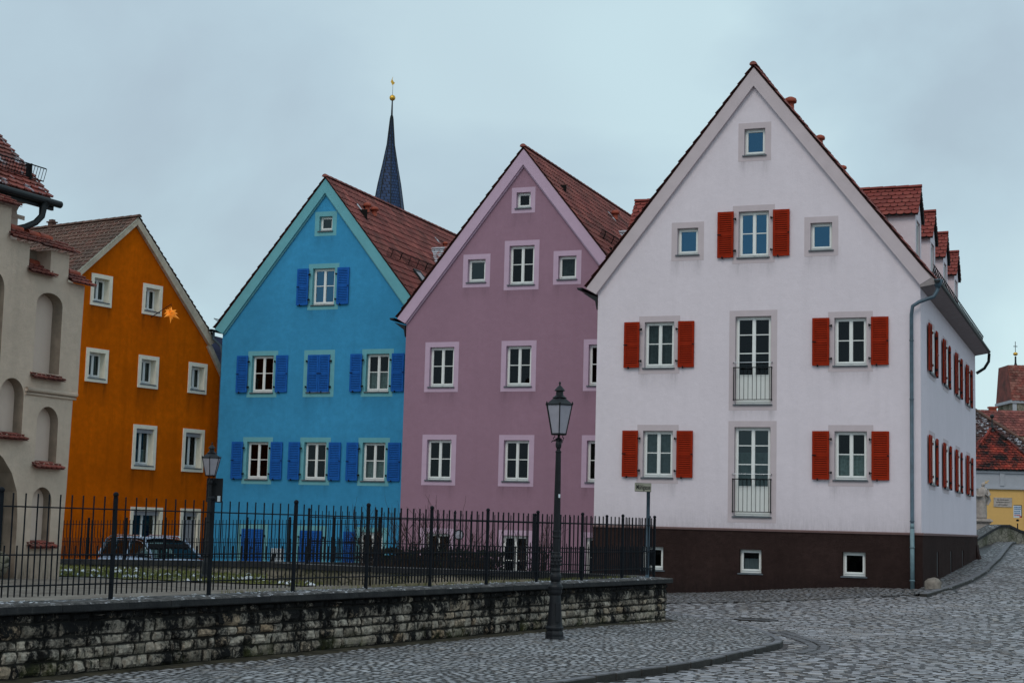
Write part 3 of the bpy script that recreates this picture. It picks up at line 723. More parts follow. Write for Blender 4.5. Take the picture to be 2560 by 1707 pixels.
def snow_guard(parent, o, a, b, L, h=.22, n=None, brackets=3):
    """lattice fence on a roof: o start, a along, b up direction of the lattice"""
    o = Vector(o); a = Vector(a).normalized(); b = Vector(b).normalized(); mb = MB()
    for k in (0.0, 1.0): mb.tube([o+b*(h*k), o+a*L+b*(h*k)], .012, 5)
    n = n or int(L/.07)
    for i in range(n+1): p = o+a*(L*i/n); mb.tube([p, p+b*h], .006, 4)
    for i in range(brackets): p = o+a*(L*(i+.5)/brackets); mb.tube([p+b*h, p-b*.10], .014, 4); mb.tube([p+b*h*.9, p-b*.08+Vector((0, 0, -.02))], .012, 4)
    return mb.build('snow_guard', M['iron'], parent)
def vent(parent, p, k=1.0):
    mb = MB(); p = Vector(p)
    mb.tube([p, p+Vector((0, 0, .17))], .06, 10); mb.lathe([(.10, .14), (.105, .17), (.09, .21), (.04, .235), (.01, .24)], 12, p)
    
    mb.v = [tuple(p+(Vector(q)-p)*k) for q in mb.v]
    return mb.build('vent_pipe', M['clay'], parent, smooth=True)
def band(house, pts_out, pts_in, y0, mat, mould=None):
    """gable trim: outer and inner lines as lists of (u,z)"""
    mb = MB()
    for k in range(len(pts_out)-1):
        a, b, c, d = pts_out[k], pts_out[k+1], pts_in[k+1], pts_in[k]
        mb.prism([a, b, c, d], y0, -.001)
        if mould:
            t = .06
            def off(p, q, f): return (p[0]+(q[0]-p[0])*f, p[1]+(q[1]-p[1])*f)
            e, f = off(d, a, -.14), off(c, b, -.14)
            mb.prism([d, c, f, e], y0*.45, -.002)
    return mb.build('gable_trim', mat, house)

def gutter_run(house, u, z, v0, v1, side, mat='gutter'):
    mb = MB(); seg = 8; vs = []; n = 2
    for v in (v0, v1):
        for rr in (.075, .062):
            for k in range(seg+1):
                w = pi+pi*k/seg; vs.append((u+side*.07+rr*cos(w), v, z+rr*sin(w)))
    m = seg+1
    fs = [(k, k+1, 2*m+k+1, 2*m+k) for k in range(seg)]+[(m+k, m+k+1, 3*m+k+1, 3*m+k) for k in range(seg)]+[(k, k+1, m+k+1, m+k) for k in range(seg)]
    mb.add(vs, fs+[tuple(range(m))]); return mb.build('gutter', M[mat], house)

def row_house(name, ox, oy, label, cat, W, apexu, apexz, eave_u, eave_z, in_apex, in_left, wins, wall, trim, zb, L, shut, extra_holes=(), mould=True, roof='tiles', zin=None, group='row of painted gabled houses'):
    h = empty(name, (ox, oy, 0), R(-21.07), label, cat, group)
    k = (apexz-eave_z)/(apexu-eave_u)
    top = [(0, apexz-k*apexu-.12), (apexu, apexz-.12), (W, apexz-k*(W-apexu)-.12)]
    holes = [(w['x'], w['x']+w['w'], w['z'], w['z']+w['h']) for w in wins]+list(extra_holes)
    stains = [(a-.1, b+.1, c-.02, .6, .75) for a, b, c, d in holes]
    f = facade(top, 0, W, zb, holes, stains=stains, base_stain=(zin or zb+.3, .5)); shell(f, top, 0, W, zb, L)
    f.build('wall', wall, h)
    for w in wins:
        q = dict(w); x, z = q.pop('x'), q.pop('z'); sh = q.pop('sh', False)
        window(h, x, 0, z, 0, q.pop('w'), q.pop('h'), q.pop('style', 'double'), q.pop('mg', .155), q.pop('trim', trim), shut=shut if sh else None, **q)
    # roof
    uR = 2*apexu-eave_u
    r = gable_roof(h, eave_u, eave_z, apexu, apexz, uR, eave_z, -.16, L+.1, M[roof])
    # trim: outer just below the tiles
    kk = .035
    out = [(eave_u+.03, eave_z-kk), (apexu, apexz-kk-.02), (uR-.03, eave_z-kk)]
    inn = [(in_left[0], in_left[1]), (in_apex[0], in_apex[1]), (2*apexu-in_left[0], in_left[1])]
    band(h, out, inn, -.11, trim, mould)
    return h, r, k

def hole_win(x, z, sw, sh_, mg=.155, **k): # from surround rectangle
    return dict(x=x+mg, z=z+mg, w=sw-2*mg, h=sh_-2*mg, mg=mg, **k)

# ------------------------------------------------------------------ white house
wn = []
wn.append(hole_win(3.76, 11.18, .86, 1.02, style='single', gl='glass_sky'))
wn.append(hole_win(2.0, 8.63, .87, 1.02, style='single', gl='glass_sky')); wn.append(hole_win(5.49, 8.62, .86, 1.02, style='single', gl='glass_sky'))
wn.append(hole_win(3.63, 8.50, 1.10, 1.52, sh=True, gl='glass_sky'))
wn.append(hole_win(1.15, 5.67, 1.11, 1.52, sh=True, gl='glass_dark', curtain=(.1, .95, 'curtain_dark'))); wn.append(hole_win(6.10, 5.67, 1.11, 1.52, sh=True))
wn.append(hole_win(1.15, 2.82, 1.11, 1.52, sh=True, gl='glass_mid', curtain=(0, .9, 'curtain_dark'))); wn.append(hole_win(6.11, 2.82, 1.11, 1.52, sh=True, curtain=(0, .55, 'curtain')))
wn.append(hole_win(3.57, 4.71, 1.24, 2.57, rail=True, muntins=3)); wn.append(hole_win(3.57, 1.87, 1.24, 2.57, rail=True, muntins=3, gl='glass_mid', curtain=(.3, .72, 'curtain_dark')))
base = [dict(x=1.33, z=.60, w=.57, h=.60, style='single', mg=0, rev=.10), dict(x=3.89, z=.60, w=.56, h=.60, style='single', mg=0, rev=.10, curtain=(.1, .62, 'snow')), dict(x=6.47, z=.61, w=.56, h=.60, style='single', mg=0, rev=.10)]  # middle one: pale sheet stands in for its tilted bluish-white pane
allw = wn+[dict(b, trim=M['plinth']) for b in base]
white, wroof, kW = row_house('white_house', 2.2591, 41.921, 'pale white gabled house with rust-red shutters and dark brown plinth', 'house', 8.37, 4.17, 13.70, -.33, 8.00, (4.17, 13.16), (-.03, 7.80),
    allw, M['white_wall'], M['white_trim'], -.6, 15.6, M['shut_red'], mould=False, zin=1.7)
# plinth skin, proud of the wall, with its own holes
hol = [(b['x'], b['x']+b['w'], b['z'], b['z']+b['h']) for b in base]
pf = facade([(-.01, 1.66), (8.40, 1.66)], -.01, 8.40, -.5, hol, .2, base_stain=(.2, .8))
pf.v = [(x, -.028, z) for x, y, z in pf.v]
n0 = len(pf.v)
slots = [3.36, 6.88, 10.4]; vs_ = [-.028]
cuts = [-.028]
for s_ in slots: cuts += [s_-.22, s_+.22]
cuts.append(15.62)
for i in range(len(cuts)-1):
    a, b = cuts[i], cuts[i+1]
    if i % 2 == 0: pf.quad((8.40, a, -.5), (8.40, b, -.5), (8.40, b, 1.66), (8.40, a, 1.66))
    else:
        pf.quad((8.40, a, -.5), (8.40, b, -.5), (8.40, b, .62), (8.40, a, .62)); pf.quad((8.40, a, 1.24), (8.40, b, 1.24), (8.40, b, 1.66), (8.40, a, 1.66))
        for p in (a, b): pf.quad((8.40, p, .62), (8.374, p, .62), (8.374, p, 1.24), (8.40, p, 1.24))
pf.quad((-.01, 0, -.5), (-.01, -.028, -.5), (-.01, -.028, 1.66), (-.01, 0, 1.66))
for b in base:
    x0, x1, z0, z1 = b['x'], b['x']+b['w'], b['z'], b['z']+b['h']
    for A_, B_ in (((x0, z0), (x1, z0)), ((x1, z0), (x1, z1)), ((x1, z1), (x0, z1)), ((x0, z1), (x0, z0))): pf.quad((A_[0], -.028, A_[1]), (B_[0], -.028, B_[1]), (B_[0], 0, B_[1]), (A_[0], 0, A_[1]))
pf.st += [0.0]*(len(pf.v)-n0); pl_o = pf.build('plinth', M['plinth'], white)
mb = MB(); mb.bbox(-.02, 8.425, -.055, .0, 1.655, 1.72, .012); mb.bbox(8.375, 8.425, -.05, 15.63, 1.655, 1.72, .012); mb.build('plinth_moulding', M['plinth_cap'], white)
for s_ in slots:
    g = MB(); g.box(8.352, 8.378, s_-.21, s_+.21, .62, 1.24); go = g.build('cellar_vent', M['dark_sign_and_shade'], white)
# side wall windows with shutters
for v in (2.40, 5.86, 9.32, 12.78):
    for z in (2.97, 5.82):
        window(white, 8.372, v-.525, z, R(90), 1.05, 1.22, 'double', .14, M['white_trim'], rev=.002, shut=M['shut_red'], shw=.44, gl='glass_dark')
# buttress at the far base corner
mb = MB(); pr = [(0, -.3)]+[(.02+.75*(1-cos(R(a))), 1.05-1.0*sin(R(a))*.9) for a in range(0, 91, 10)]+[(.8, -.3)]
vs = []
for yy in (15.0, 15.75): vs += [(8.40+x, yy, z+.35) for x, z in pr]
n = len(pr); mb.add(vs, [tuple(range(n)), tuple(range(2*n-1, n-1, -1))]+[(i, (i+1) % n, (i+1) % n+n, i+n) for i in range(n)]); mb.build('buttress', M['plinth'], white)
# soffit and gutters
mb = MB(); mb.add([(8.371, -.1, 7.74), (8.82, -.1, 7.82), (8.82, 15.65, 7.82), (8.371, 15.65, 7.74)], [(0,1,2,3)]); mb.add([(8.371, -.1, 7.74), (8.82, -.1, 7.82), (8.371, -.1, 8.3)], [(0,1,2)])
mb.build('soffit', M['soffit'], white)
gutter_run(white, 8.72, 7.90, -.16, 15.8, 1); gutter_run(white, -.40, 7.98, -.16, 4.3, -1)
mb = MB(); mb.prism([(-.42, 7.86), (-.02, 7.74), (-.02, 7.40), (-.06, 7.62)], -.05, 3.8); mb.build('eave_box', M['gutter'], white)
# downpipe
mb = MB(); P = [(8.79, -.02, 7.86), (8.78, -.03, 7.66), (8.70, -.06, 7.50), (8.35, -.16, 7.36), (8.20, -.17, 7.26), (8.165, -.13, 7.05), (8.165, -.125, 1.85)]
mb.tube(P, .045, 12); mb.lathe([(.045, -.12), (.10, 0), (.12, .1), (.11, .11)], 12, (8.79, -.02, 7.82))
for z in (6.4, 4.95, 1.98): mb.lathe([(.055, 0), (.055, .03)], 12, (8.165, -.125, z)); mb.box(8.155, 8.175, -.1, 0, z, z+.02)
dp = mb.build('downpipe', M['zinc'], white, smooth=True)
mb = MB(); mb.lathe([(.052, -.0), (.052, 1.5)], 12, (8.165, -.125, .32))
for z in (1.35, .55): mb.lathe([(.062, 0), (.062, .035)], 12, (8.165, -.125, z))
mb.lathe([(.052, 1.5), (.045, 1.62)], 12, (8.165, -.125, .32)); mb.build('downpipe_foot', M['zinc_pale'], white, smooth=True)
mb = MB(); mb.tube([(8.82, 15.72, 7.82), (8.80, 15.72, 7.55), (8.66, 15.72, 7.32), (8.40, 15.70, 7.15)], .05, 10); mb.build('downpipe', M['gutter'], white, smooth=True)

def dormer(house, uf, v, zr, side, ua, za, k, roofmat, w=1.5, drop=.86):
    """dormer on a slope: front wall at u=uf facing side*x"""
    hw = w/2-.12; ze = zr-drop; zroof = lambda u: za-k*abs(u-ua)
    mb = MB(); z0 = zroof(uf)-.05
    back = lambda z: ua+side*(za-z)/k   # u on main roof at height z
    x = uf
    zt = ze+.02
    for s in (-1, 1):
        y = v+s*hw
        mb.add([(x, y, z0), (back(zt)-side*.05, y, zt), (x, y, zt)], [(0,1,2)])
    ow, oh = .78, .98
    # front with opening
    y0, y1 = v-hw, v+hw; a, b = v-ow/2, v+ow/2; c, d = zroof(uf)+.14, zroof(uf)+.14+oh
    for q in [((y0, z0), (a, z0), (a, zt), (y0, zt)), ((b, z0), (y1, z0), (y1, zt), (b, zt)), ((a, z0), (b, z0), (b, c), (a, c)), ((a, d), (b, d), (b, zt), (a, zt))]:
        if side < 0: q = q[::-1]
        mb.quad(*[(x, yy, zz) for yy, zz in q])
    g = (zr-ze)/(w/2); mb.add([(x, y0, zt), (x, y1, zt), (x, v, zt+hw*g)], [(0,1,2)])
    D = mb.build('dormer', M['white_wall'] if house is white else M['pink_trim'], house)
    f = MB()
    def bx(a0, a1, c0, c1): f.box(min(x-side*.10, x-side*.05), max(x-side*.10, x-side*.05), a0, a1, c0, c1)
    bx(a, b, c, c+.06); bx(a, b, d-.06, d); bx(a, a+.06, c+.06, d-.06); bx(b-.06, b, c+.06, d-.06); bx(v-.03, v+.03, c+.06, d-.06)
    f.build('window_frame', M['frame'], D)
    g_ = MB(); xx = x-side*.075; g_.quad((xx, a, c), (xx, b, c), (xx, b, d), (xx, a, d)); g_.build('pane', M['glass_mid'], D)
    # reveals
    rv = MB(); xi = x-side*.12
    for (p, q) in (((a, c), (b, c)), ((b, c), (b, d)), ((b, d), (a, d)), ((a, d), (a, c))): rv.quad((x, p[0], p[1]), (x, q[0], q[1]), (xi, q[0], q[1]), (xi, p[0], p[1]))
    rv.build('reveal', M['white_trim'], D)
    r = MB(); xo = uf+side*.1
    for s in (-1, 1):
        ye = v+s*(w/2); ee = ze-.02
        ub_e = back(ee); ub_r = back(zr)
        La = abs(xo-ub_r)
        bdir = Vector((0, v-ye, zr-ee)); Lb = bdir.length
        o0 = Vector((min(xo, ub_r) if side > 0 else xo, ye, ee))
        if side > 0: clip = lambda p, q, ub_r=ub_r, ub_e=ub_e, Lb=Lb: (ub_r+p) > (ub_e+(ub_r-ub_e)*q/Lb)-.12
        else: clip = lambda p, q, xo=xo, ub_r=ub_r, ub_e=ub_e, Lb=Lb: (xo+p) < (ub_e+(ub_r-ub_e)*q/Lb)+.12
        tile_field(r, o0, (1, 0, 0), bdir, La, Lb, .19, .165, 'biber', clip, lift=.028)
        nn = Vector((0, 0, -.03))
        r.add([Vector((xo-side*.02, ye, ee))+nn, Vector((ub_e, ye, ee))+nn, Vector((ub_r, v, zr))+nn, Vector((xo-side*.02, v, zr))+nn], [(0,1,2,3)], 1)
        r.add([Vector((xo-side*.02, ye, ee-.08)), Vector((xo-side*.02, v, zr-.08)), Vector((xo-side*.02, v, zr-.0)), Vector((xo-side*.02, ye, ee-.0))], [(0,1,2,3)], 1)
    ridge_caps(r, (xo, v, zr+.02), (back(zr), v, zr+.02), .075, .3)
    r.build('dormer_roof', [roofmat, M['gutter']], D)
    return D
for v in (3.5, 7.0, 10.5, 14.0): dormer(white, 7.92, v, 11.03, 1, 4.17, 13.70, kW, M['tiles_bright'])
dormer(white, .45, 2.1, 10.72, -1, 4.17, 13.70, kW, M['tiles_bright'], w=1.3)
# triangular-braced snow fence along the right eave
mb = MB(); n = 44; uo = 8.62; z0 = 13.7-kW*(uo-4.17)+.02
mb.tube([(uo+.05, .25, z0+.26), (uo+.05, 15.3, z0+.26)], .014, 5); mb.tube([(uo, .25, z0+.02), (uo, 15.3, z0+.02)], .012, 5)
for i in range(n):
    a = .25+15.05*i/n; b = .25+15.05*(i+.5)/n
    mb.tube([(uo, a, z0+.02), (uo+.05, b, z0+.26)], .011, 4); mb.tube([(uo+.05, b, z0+.26), (uo, .25+15.05*(i+1)/n, z0+.02)], .011, 4)
mb.build('snow_guard', M['iron'], wroof)
vent(wroof, (5.00, .6, 12.60), 1.6); vent(wroof, (5.72, .9, 11.68), 1.3); vent(wroof, (6.25, 1.3, 11.0))

# ------------------------------------------------------------------ pink house
pn = [hole_win(3.39, 11.05, .76, .79, .15, style='single'), hole_win(1.85, 8.82, .89, 1.02, style='single', gl='glass_mid'), hole_win(4.78, 8.82, .88, 1.02, style='single', gl='glass_dark', curtain=(0, 1, 'curtain_dark')),
      hole_win(3.20, 8.70, 1.12, 1.51)]
for x in (.67, 3.18, 5.79):
    pn.append(hole_win(x, 5.63, 1.12, 1.53)); pn.append(hole_win(x, 2.80, 1.12, 1.53)); pn.append(hole_win(x+.02, -.35 if x == 3.18 else -.02, 1.11, 1.86 if x == 3.18 else 1.53, gl='glass_dark'))
pink, proof, kP = row_house('mauve_house', -3.278, 48.79, 'dusky mauve gabled house with pale pink window surrounds and no shutters', 'house', 7.52, 3.77, 13.06, -.30, 7.94, (3.77, 12.53), (.0, 7.75),
    pn, M['pink_wall'], M['pink_trim'], -1.2, 15.6, None)
gutter_run(pink, -.36, 7.92, -.16, 2.0, -1)
mb = MB(); mb.prism([(-.40, 7.80), (-.02, 7.70), (-.02, 7.34), (-.06, 7.56)], -.05, 1.35); mb.build('eave_box', M['gutter'], pink)
def on_roof(u, v, ua, za, k, up=.0): return (u, v, za-k*abs(u-ua)+up)
sl = Vector((-1, 0, kP)).normalized(); nrm = Vector((kP, 0, 1)).normalized()
b_ = (sl*.5+nrm*.85).normalized()
snow_guard(proof, on_roof(5.95, .75, 3.77, 13.06, kP, .03), (0, 1, 0), (nrm+sl*.6), 3.3, .27, brackets=4)
vent(proof, on_roof(4.55, 6.85, 3.77, 13.06, kP, .03), 1.4)
snow_guard(proof, on_roof(7.3, -.02, 3.77, 13.06, kP, .03), (0, 1, 0), (nrm+sl*.6), .9, .2, brackets=1)
dormer(pink, 7.0, 5.35, 11.36, 1, 3.77, 13.06, kP, M['tiles_snow_red'], w=2.2, drop=.9)

# ------------------------------------------------------------------ blue house
bn = [hole_win(3.30, 10.91, .80, .81, .16, style='single', gl='glass_mid'), hole_win(3.14, 8.47, 1.12, 1.52, sh=True, gl='glass_sky')]
bn += [hole_win(1.01, 5.62, 1.12, 1.53, sh=True), hole_win(3.10, 5.62, 1.12, 1.53, sh=True, closed=True), hole_win(5.20, 5.62, 1.12, 1.53, sh=True, curtain=(0, .55, 'curtain'))]
bn += [hole_win(.96, 2.78, 1.11, 1.53, sh=True), hole_win(3.08, 2.78, 1.11, 1.53, sh=True), hole_win(5.18, 2.78, 1.11, 1.53, sh=True, curtain=(0, .55, 'curtain'))]
bn += [hole_win(.92, -.05, 1.12, 1.53, sh=True, closed=True), hole_win(3.06, -.05, 1.12, 1.53, sh=True, closed=True), hole_win(5.18, -.05, 1.12, 1.53, sh=True, one='left')]
blue, broof, kB = row_house('blue_house', -9.6585, 52.747, 'bright blue gabled house with turquoise trim and royal blue shutters', 'house', 7.32, 3.68, 12.85, -.28, 7.93, (3.68, 12.33), (.05, 7.74),
    bn, M['blue_wall'], M['blue_trim'], -1.2, 15.6, M['shut_blue'])
gutter_run(blue, -.34, 7.90, -.16, 15.6, -1)
mb = MB(); mb.tube([(-.36, 0, 7.84), (-.36, .02, 7.6), (-.12, .12, 7.35), (-.08, .16, 7.1), (-.08, .16, .0)], .045, 8); mb.build('downpipe', M['zinc'], blue, smooth=True)
mb = MB(); mb.box(-.005, 7.3, -.02, 0, -1.2, -.12); mb.build('plinth', M['greytrim'], blue)
sl = Vector((-1, 0, kB)).normalized(); nrm = Vector((kB, 0, 1)).normalized()
snow_guard(broof, on_roof(5.85, .15, 3.68, 12.85, kB, .03), (0, 1, 0), (nrm+sl*.6), 4.1, .28, brackets=6)
vent(broof, on_roof(4.42, 1.55, 3.68, 12.85, kB, .03), 1.4); vent(broof, on_roof(4.45, 2.05, 3.68, 12.85, kB, .03), 1.4); vent(broof, on_roof(4.5, 8.0, 3.68, 12.85, kB, .03))
for p in ((-.14, .25), (7.1, .2)):
    snow_guard(broof, on_roof(p[0], -.1, 3.68, 12.85, kB, .02), (0, 1, 0), (nrm+sl*.5) if p[0] > 0 else (Vector((-kB, 0, 1)).normalized()), .7, .22, brackets=1)
# light flashing streaks and skylight
def roof_quad(u0, v0, u1, v1, ua, za, k, up): return [on_roof(u0, v0, ua, za, k, up), on_roof(u0, v1, ua, za, k, up), on_roof(u1, v1, ua, za, k, up), on_roof(u1, v0, ua, za, k, up)]
mb = MB()
for (u, v) in ((4.28, 1.0), (4.25, 7.6)):
    mb.add([on_roof(u, v-.06, 3.68, 12.85, kB, .075), on_roof(u+.02, v+.08, 3.68, 12.85, kB, .08), on_roof(u+.24, v+.12, 3.68, 12.85, kB, .075), on_roof(u+.2, v-.0, 3.68, 12.85, kB, .07)], [(0,1,2,3)])
mb.build('snow_patch', M['snow'], broof)
mb = MB()
for (u, v) in ((4.42, 6.4),): mb.add([on_roof(u, v-.06, 3.77, 13.06, kP, .075), on_roof(u+.02, v+.1, 3.77, 13.06, kP, .08), on_roof(u+.26, v+.2, 3.77, 13.06, kP, .075), on_roof(u+.2, v, 3.77, 13.06, kP, .07)], [(0,1,2,3)])
mb.build('snow_patch', M['snow'], proof)
mb = MB(); c0 = Vector(on_roof(6.42, 1.80, 3.68, 12.85, kB, .02)); a = Vector((0, 1, 0)); 
for (x0, x1, y0, y1) in ((0, .58, 0, .06), (0, .58, .60, .66), (0, .06, .06, .60), (.52, .58, .06, .60)):
    vs = []
    for up in (0, .10):
        for (p, q) in ((x0, y0), (x1, y0), (x1, y1), (x0, y1)): vs.append(c0+a*p+sl*q+nrm*up)
    mb.add(vs, [(3,2,1,0), (4,5,6,7), (0,1,5,4), (1,2,6,5), (2,3,7,6), (3,0,4,7)])
sk = mb.build('skylight', M['gutter'], broof)
mb = MB(); mb.add([c0+a*.05+sl*.05+nrm*.08, c0+a*.53+sl*.05+nrm*.08, c0+a*.53+sl*.61+nrm*.08, c0+a*.05+sl*.61+nrm*.08], [(0,1,2,3)])
# the pane rides on the same frame mesh
sk.data.materials.append(M['greytrim'])
mo = len(sk.data.polygons)
pb = MB(); pb.v = [tuple(v.co) for v in sk.data.vertices]; pb.f = [tuple(p.vertices) for p in sk.data.polygons]; pb.m = [0]*len(pb.f); pb.add([Vector(v) for v in mb.v], mb.f, 1)
bpy.data.objects.remove(sk); pb.build('skylight', [M['gutter'], M['greytrim']], broof)
dormer(blue, 7.0, 6.0, 11.45, 1, 3.68, 12.85, kB, M['tiles_snow_red'], w=2.3, drop=.9)

# ------------------------------------------------------------------ orange house
orange = empty('orange_house', (-13.475, 48.0, 0), R(90-33.32), 'burnt orange gabled house with cream window surrounds and old brown roof', 'house')
ot = [(-2.2, 10.85-.88*4.65), (2.45, 10.85), (5.98, 7.48), (5.99, 7.2), (7.3, 5.6)]
ow = [(.77, 8.08, .86, .99), (2.93, 8.07, .85, .99), (.73, 5.71, .90, 1.04), (2.90, 5.71, .88, 1.04), (5.13, 5.72, .86, 1.02), (2.83, 3.12, 1.01, 1.41), (5.02, 3.13, .99, 1.41), (2.89, .05, 1.39, 1.88), (5.08, .25, .92, 1.68)]
mg = .125; oh_ = [(x+mg, x+w-mg, z+mg, z+h-mg) for x, z, w, h in ow]
f = facade(ot, -2.2, 7.3, -1.2, oh_, .11, stains=[(a-.12, b+.12, c-.13, .75, 1.0) for a, b, c, d in oh_], base_stain=(.5, .35)); shell(f, ot, -2.2, 7.3, -1.2, 9)
f.build('wall', M['orange_wall'], orange)
for i, (x, z, w, h) in enumerate(ow):
    W_ = window(orange, x+mg, 0, z+mg, 0, w-2*mg, h-2*mg, 'double', mg, M['cream'], rev=.2, raise_trim=.03, muntins=0, gl='glass_dark' if i in (6,) else 'glass_mid', curtain=(0, .45, 'curtain') if i in (5, 7) else ((0, 1, 'curtain_dark') if i < 5 else None))
    if i >= 5:
        q = MB(); q.box(0, w-2*mg, .05, .18, h-2*mg-.13, h-2*mg)
        if i == 8:
            for k in range(18): q.box(0, w-2*mg, .10+.004*(k % 2), .13, .02+k*.065, .02+k*.065+.062)
        q.build('roller_shutter', M['roller'], W_)
mb = MB()
ko = .954
# roof slabs with tiles
def slope(mb, p0, p1, v0, v1, w=.2, e=.22, kind='biber', mi=0):
    d = Vector((p1[0]-p0[0], 0, p1[1]-p0[1])); tile_field(mb, (p0[0], v0, p0[1]), (0, 1, 0), d, v1-v0, d.length, w, e, kind, mi=mi)
    n = Vector((-d.z, 0, d.x)).normalized(); n = -n if n.z < 0 else n
    a, b = Vector((p0[0], 0, p0[1])), Vector((p1[0], 0, p1[1]))
    vs = [q+Vector((0, v, 0)) for v in (v0+.06, v1) for q in (a, b, b-n*.1, a-n*.1)]
    mb.add(vs, [(0,1,2,3), (7,6,5,4), (0,4,5,1), (3,2,6,7), (0,3,7,4)], 1)
slope(mb, (-2.6, 11.12-.88*5.1), (2.5, 11.12), -.14, 9.0); slope(mb, (6.21, 7.58), (2.5, 11.12), -.14, 9.0); slope(mb, (7.5, 5.55), (6.0, 7.5), -.06, 9.0)
orf = mb.build('roof', [M['tiles_old'], M['cream']], orange)
mb = MB(); ridge_caps(mb, (2.5, -.14, 11.14), (2.5, 9.0, 11.14)); mb.build('ridge_tiles', M['tiles_old'], orf)
mb = MB(); mb.prism([(-2.6, 6.55), (2.5, 11.04), (2.46, 10.86), (-2.5, 6.44)], -.12, -.001); mb.prism([(2.5, 11.04), (6.21, 7.50), (5.97, 7.37), (2.46, 10.86)], -.12, -.001)
mb.prism([(6.08, 7.40), (7.5, 5.50), (7.32, 5.45), (5.90, 7.33)], -.09, -.001); mb.build('gable_trim', M['verge'], orange)
mb = MB(); mb.box(2.42, 2.60, 3.9, 4.1, 10.9, 11.27); mb.box(2.38, 2.64, 3.86, 4.14, 11.27, 11.31); mb.box(2.44, 2.58, 3.92, 4.08, 11.31, 11.38); mb.build('chimney', M['tiles_old'], orf)
# star lantern on a rod at the upper window
star = empty('star_lantern', (0, 0, 0), 0, 'glowing orange many-pointed star hanging from the orange house window', 'star lantern')
star.location = orange.matrix_basis @ Vector((3.45, -.78, 8.10)); star.rotation_euler = (0, 0, R(56.68))
mb = MB(); random.seed(5)
dirs = [Vector((0, 0, 1)), Vector((0, 0, -1))]+[Vector((cos(a), sin(a)*.9, z)).normalized() for z, ph in ((.55, 0), (-.55, .6), (0, .3)) for a in [ph+2*pi*i/5 for i in range(5)]]
for i, d in enumerate(dirs):
    a = d.orthogonal().normalized(); b = d.cross(a); L = (.33 if i % 2 else .22); r = .05; c = d*.07
    base_ = [c+a*r+b*r, c-a*r+b*r, c-a*r-b*r, c+a*r-b*r]; mb.add(base_+[d*L], [(0,1,4), (1,2,4), (2,3,4), (3,0,4), (3,2,1,0)])
mb.build('star_body', M['star'], star)
mb = MB(); mb.tube([(-.1, .78, -.1), (0, 0, .30)], .012, 5); mb.tube([(0, 0, .30), (0, 0, .05)], .006, 4); mb.build('hanging_rod', M['iron'], star)

# ------------------------------------------------------------------ gate tower at the left
K = 1.2
def TZ(z): return 1.65+(z-1.65)*K
gate = empty('gate_tower', (-8.33*1.0, 30.0, 0), R(65), 'weathered beige medieval gate with stepped parapet, blind niches and red tiled roof', 'gate tower')
gate.location = (-8.34, 30.0, 0)
def U(u): return u*K
# stepped wall: outline right edge from base to top; built as facade with arched recesses modelled as holes + niche boxes
mb = MB(); stp = []
def wall_poly(pts, y0, y1, b=mb, mi=0): b.prism(pts, y0, y1, mi)
gm = MB()
rightedge = [(0, .0), (.0, .62), (.06, 2.03), (.09, 3.44), (.2, 3.56), (.2, 4.4), (.22, 5.28)]
top_steps = [(.22, 5.28), (-.18, 5.28), (-.18, 5.72), (-.60, 5.72), (-.60, 5.34), (-1.08, 5.34), (-1.08, 5.74), (-1.52, 5.74), (-1.52, 6.22), (-2.6, 6.22), (-2.6, 6.7), (-6, 6.7), (-6, .0)]
outline = [(U(a), TZ(b)) for a, b in rightedge+top_steps]
niches = [(-.86, -.27, 3.80, 4.86, 5.05, 'seg'), (-1.53, -1.02, 2.82, 3.40, 3.66, 'arch'), (-.70, -.22, 2.43, 3.05, 3.29, 'arch'), (-.70, -.27, 1.20, 1.84, 2.05, 'arch'), (-1.95, -1.57, 3.85, 4.95, 5.2, 'arch'), (-3.6, -1.0, .42, 1.6, 2.75, 'gate')]
import bmesh
def arch_pts(n):
    x0, x1, z0, zs, zt, ty = n; c = (x0+x1)/2; hw = (x1-x0)/2; pts = [(x0, z0), (x1, z0), (x1, zs)]
    N = 12
    for i in range(1, N):
        w = pi*i/N
        if ty == 'gate': pts.append((c+hw*cos(w), zs+(zt-zs)*sin(w)**.85))
        else: pts.append((c+hw*cos(w), zs+(zt-zs)*sin(w)))
    pts.append((x0, zs)); return [(U(a), TZ(b)) for a, b in pts]
bm = bmesh.new()
def loop(pts, y=0):
    vs = [bm.verts.new((x, y, z)) for x, z in pts]; return [bm.edges.new((vs[i], vs[(i+1) % len(vs)])) for i in range(len(vs))]
ed = loop(outline)
for nn in niches: ed += loop(arch_pts(nn))
bmesh.ops.triangle_fill(bm, use_beauty=True, edges=ed)
hol_polys = [arch_pts(nn) for nn in niches]
def pin(p, poly):
    x, y = p; c = False; j = len(poly)-1
    for i in range(len(poly)):
        if (poly[i][1] > y) != (poly[j][1] > y) and x < (poly[j][0]-poly[i][0])*(y-poly[i][1])/(poly[j][1]-poly[i][1])+poly[i][0]: c = not c
        j = i
    return c
for fc in list(bm.faces):
    c = fc.calc_center_median()
    if any(pin((c.x, c.z), hp) for hp in hol_polys): bm.faces.remove(fc)
bm.normal_update()
me = bpy.data.meshes.new('wall')
